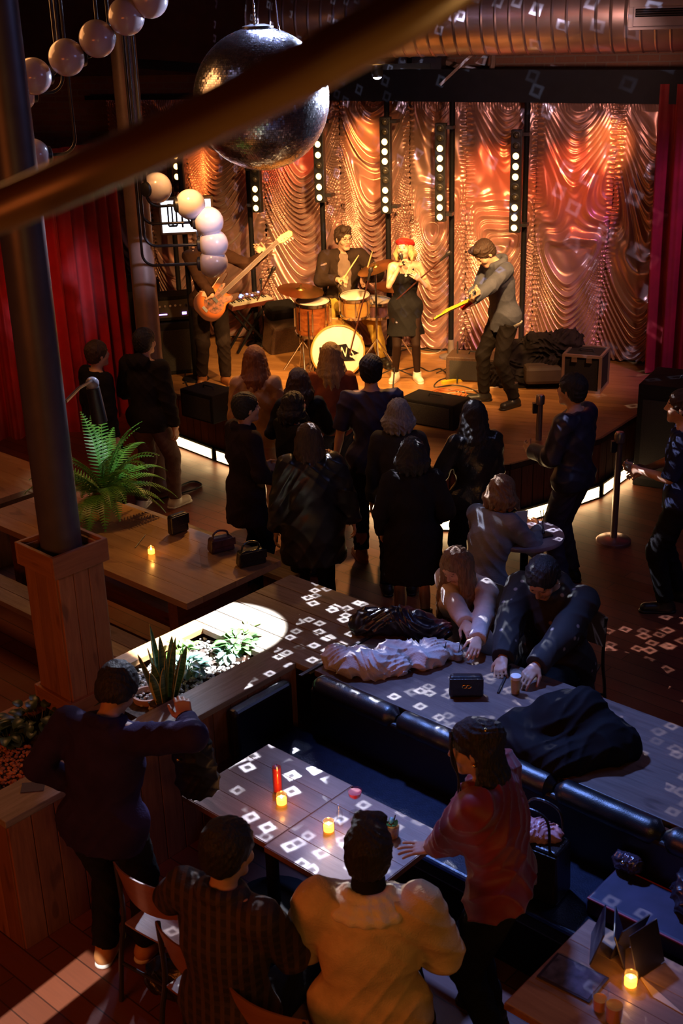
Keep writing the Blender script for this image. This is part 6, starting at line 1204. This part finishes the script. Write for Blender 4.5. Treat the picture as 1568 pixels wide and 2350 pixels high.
wm_=person('woman with very long light brown hair in a white jumper seated at the counter',tuple(p),y_,h=1.68,res=.007,female=True,skin=skf,pel=(0,0,.54),lean=(0,.10,1),head=(-.1,-.55,0),neck=(0,.5,.85),feet=[(-.1,.38,0),(.1,.36,0)],hands=[lw(p,y_,1.68,hA),lw(p,y_,1.68,hB)],poles=[(-1,-.3,-.6),(1,-.3,-.6)],hpose=[DR(pn=(.4,0,-1),curl=.6),DR(pn=(-.4,0,-1),curl=.6)],
  hair=DR(mat=hlb,style='long',L=.52,wide=1.3,more=lambda c:[cap(c['H'](sd*.075,.02,.02),c['H'](sd*.085,.06,-.1)+V3(0,0,-.05),.032,.04,.02) for sd in (-1,1)]+[cap(c['H'](sd*.085,.06,-.1)+V3(0,0,-.05),c['H'](sd*.07,.09,-.12)+V3(0,.0,-.36),.04,.022,.02) for sd in (-1,1)]),top=DR(mat=C_('white jumper',(.62,.56,.56)),hem=.08,t=.024,amp=.01,name='jumper'),bottom=DR(mat=dkj),shoes=DR(mat=bls))
coatm,nt,b=_nt('patterned coat'); v=objco(nt); vo=nt.nodes.new('ShaderNodeTexVoronoi'); vo.inputs['Scale'].default_value=13; _lnk(nt,v,vo.inputs['Vector']); c=ramp(nt,vo.outputs['Distance'],[(.0,(.26,.24,.24)),(.13,(.2,.18,.19)),(.19,(.012,.011,.014))]); _lnk(nt,c,b.inputs['Base Color']); b.inputs['Roughness'].default_value=.8
p=FL(1.05,1.30,0); y_=fz+pi+.12; hA=P(1150,1525,.85); hB=P(1165,1545,.86)
person('man in a dark dotted coat bent over the counter next to the long-haired woman',tuple(p),y_,h=1.84,res=.007,skin=skt,build=1.12,pel=(0,-.06,.56),lean=(0,.22,1),neck=(0,.6,.7),head=(.05,-.55,0),feet=[(-.16,.32,0),(.18,.30,0)],hands=[lw(p,y_,1.84,hB)+V3(-.12,.02,0),lw(p,y_,1.84,hA)],poles=[(-1,-.5,-.3),(1,-.5,-.3)],hpose=[DR(pn=(.3,0,-1),curl=.5),DR(pn=(-.3,0,-1),curl=.5)],hair=DR(mat=hbk,style='short'),top=DR(mat=coatm,hem=.28,vhem=1,t=.034,flare=.03,collar=1.,amp=.012,name='coat'),bottom=DR(mat=blk),shoes=DR(mat=bls))
def hold(ctx,i,name,label,fill,r=.032,h=.10):
    e,w=ctx['arms'][i]; q=wl(ctx,w+nrm(w-e)*.085*ctx['s']+V3(0,0,.0)); return tumbler(name,label,'glass',q-V3(0,0,h*.35),r,h,fill,.7,0,'drinks in hands',1.15)
hold(capm,1,'drink_glass','glass of amber drink in the hand of the man in the cap',oj); hold(edge_,0,'drink_glass','glass in the hand of the man at the right frame edge',ice)
# ---- foreground: standing man
mp=P(262,2215,0); my=-.28; hR=D(432,1640,4.93); hL=D(196,1800,4.95)
purp=C_('purple sweater',(.026,.016,.07))
man=person('man in a purple-black sweater standing with head bowed beside the near planter',tuple(mp),my,h=1.70,res=.006,skin=skt,build=1.15,pel=(.05,-.02,.93),lean=(.08,.13,1),neck=(.0,.8,.55),head=(.05,-.75,-.05),hands=[lw(mp,my,1.74,hL),lw(mp,my,1.74,hR)],poles=[(-1,-.4,-.2),(1,.35,.25)],hpose=[DR(pn=(1,0,0),curl=.5),DR(d=(-.25,.25,.9),pn=(-.5,.8,.2),curl=1.2,side=(-1,0,.3))],
  feet=[(-.06,.04,0),(.14,.12,0)],toes=[(-.05,1,0),(.3,1,0)],hair=DR(mat=hbk,style='short',g=.02),top=DR(mat=purp,hem=.12,t=.022,amp=.010,collar=.85,name='sweater'),bottom=DR(mat=C_('black trousers',(.012,.011,.013)),t=.014,cuff=1.4),shoes=DR(mat=M('tan sneaker',(.55,.24,.08),.5),sole=whs))
hb2=wl(man,man['arms'][1][1]+V3(-.02,.03,.05)); g=thing('backpack','black bag hanging from the raised hand of the man in purple','bag',tuple(hb2)); softob('body',[cap((.02,.02,-.22),(.03,.02,-.42),.08,.10,.05,(0,1,0),.7),cap((.0,.0,-.10),(.02,.02,-.25),.04,.08,.05)],.007,M('black nylon',(.006,.006,.007),.6,var=.2,Specular_IOR_Level=.25),g,.016,2,3); sm('strap',MB().tube(bez([(-.03,0,-.16),(-.02,0,-.02),(.0,0,.012),(.03,.01,-.03),(.06,.03,-.2)],6),.009,8),M('black nylon'),g); sm('buckle',MB().sphere((-.04,-.07,-.24),.008,10,8).sphere((.06,-.06,-.2),.007,10,8),gold,g)
# ---- plaid man
pp=P(530,1950,1.26); pp=V3(pp[0]+.0,pp[1]-.09,0); py_=fz+.12
plm=plaid('plaid shirt',(.016,.009,.012),(.09,.042,.02),(.05,.028,.03),20)
person('man in a dark plaid shirt seated at the red-candle table, back to us',tuple(pp),py_,h=1.82,res=.006,skin=skt,build=1.12,pel=(0,-.06,.55),lean=(-.05,.06,1),head=(-.1,-.2,0),feet=[(-.16,.30,0),(.18,.34,0)],hands=[(-.32,.30,.72),(.12,.36,.76)],poles=[(-1,-.6,-.3),(.5,-.6,-1)],hair=DR(mat=hbk,style='short',g=.018),top=DR(mat=plm,hem=.1,t=.024,amp=.010,collar=.9,name='shirt'),bottom=DR(mat=blk),shoes=DR(mat=bls),hpose=[DR(pn=(0,0,-1),curl=.5),DR(pn=(0,0,-1),curl=.5)])
# ---- cream-jacket man
cp=P(842,1950,1.28); cp=V3(cp[0]+.0,cp[1]-.08,0); cy_=-.10
crm=M('cream fleece',(.66,.46,.24),.92,var=.08,scale=16,bmp=.4,bscale=150); 
def ccollar(c):
    s=c['s']; pr=[]
    for i in range(16):
        a0=2*pi*i/16;a1=2*pi*(i+1)/16
        if 1.05<(a0+a1)/2<2.1: continue
        f=lambda a,r,z:c['nb']+c['u']*(z-.035*(math.sin(a)>.0)*math.sin(a))*s+(c['cx']*math.cos(a)*r+c['fw']*math.sin(a)*r*.85)*s
        pr+=[cap(f(a0,.088,.02),f(a1,.088,.02),.024*s,None,.01),cap(f(a0,.122,-.005),f(a1,.122,-.005),.027*s,None,.014),cap(f(a0,.155,-.03),f(a1,.155,-.03),.024*s,None,.014)]
    softob('collar',pr,.006,M('cream collar',(.85,.70,.52),.9,var=.06,bmp=.4,bscale=150),c['root'],.003,3); softob('black_collar',[cap(c['nb']+c['u']*.0*s,c['nb']+nrm(c['u']*.9+c['fw']*.28)*.075*s,.075*s,.066*s,.01,None,1,True)],.006,blk,c['root'])
cj=person('man in a cream fleece jacket seated at the near table with his back to us',tuple(cp),cy_,h=1.80,res=.0055,skin=skf,build=1.10,pel=(0,-.02,.55),lean=(0,.05,1),head=(.0,-.12,0),feet=[(-.18,.30,0),(.18,.32,0)],hands=[(-.21,.34,.74),(.23,.33,.74)],poles=[(-.55,-.6,-1),(.55,-.6,-1)],hair=DR(mat=hbk,style='quiff',g=.016),top=DR(mat=crm,hem=.12,t=.042,amp=.014,ff=.8,cuff=.75,name='jacket'),bottom=DR(mat=blk),shoes=DR(mat=bls),hpose=[DR(pn=(0,0,-1),curl=.5),DR(pn=(0,0,-1),curl=.5)],extra=ccollar)
# ---- woman in red
rp_=P(1095,1745,1.47); rp_=V3(rp_[0]+.09,rp_[1]-.07,0); ry=1.15; hL=P(962,1978,.765)
def redx(c):
    H,hs,s=c['H'],c['hs'],c['s']; e=sm('earring',MB().sphere(H(-.088,-.005,-.045),.010,14,10).sphere(H(.088,-.005,-.045),.010,14,10),gold,c['root']) if False else sm('earring',MB().sphere(H(-.090,-.003,-.042),.0105,14,10),gold,c['root']); sm('hair_clip',MB().sphere(H(-.05,-.085,.10),.012,12,8),gold,c['root'])
    mb=MB(); 
    for sd,o in ((-1,0),(-1,.012)): mb.tube(bez([H(sd*.035,.075,.10+o),H(sd*(.068+o),.085,.04),H(sd*(.066),.085+o,-.03),H(sd*.06,.09,-.10),H(sd*.07,.10+o,-.19),H(sd*.06,.13,-.27)],6),np.interp(np.linspace(0,1,31),[0,.3,1],[.008,.006,.002]),8)
    sm('hair_strand',mb,hbk,c['root'])
    pr=[cap(c['pel']+V3(0,0,.02),c['pel']+c['u']*.12*s,.178*s,.165*s,.03,c['fw'],.85),pln(c['pel']+c['u']*.0,-c['u'])]
red=person('woman with dark hair in a dark red blouse leaning on the near table, in profile',tuple(rp_),ry,h=1.68,res=.0055,female=True,skin=skt,build=1.08,pel=(0,-.02,.92),lean=(.05,.16,1),neck=(0,.35,.9),head=(.22,-.12,0),hands=[lw(rp_,ry,1.68,hL),(.22,.30,.98)],poles=[(-1,-.6,-.35),(1,-.5,-.5)],hpose=[DR(pn=(0.2,.1,-1),d=(-.05,.95,-.25),curl=.10,spread=.16,side=(1,.4,0)),DR(pn=(-.3,0,-1),curl=.5)],
  hair=DR(mat=hbk,style='long',L=.34,g=.014,arc=1.15,cut=.135,more=lambda c:[ell(c['H'](0,-.10,.05),.06*c['hs'],None,.03)]),top=DR(mat=M('dark red blouse',(.18,.012,.017),.55,var=.1,scale=10,Sheen_Weight=.2),hem=.03,t=.030,amp=.022,ff=1.,cuff=.55,name='blouse'),bottom=DR(mat=C_('black skirt cloth',(.012,.011,.012))),shoes=DR(mat=bls),feet=[(-.12,-.05,0),(.12,.05,0)],extra=redx,lip=M('red lips',(.32,.05,.04),.35,var=0))
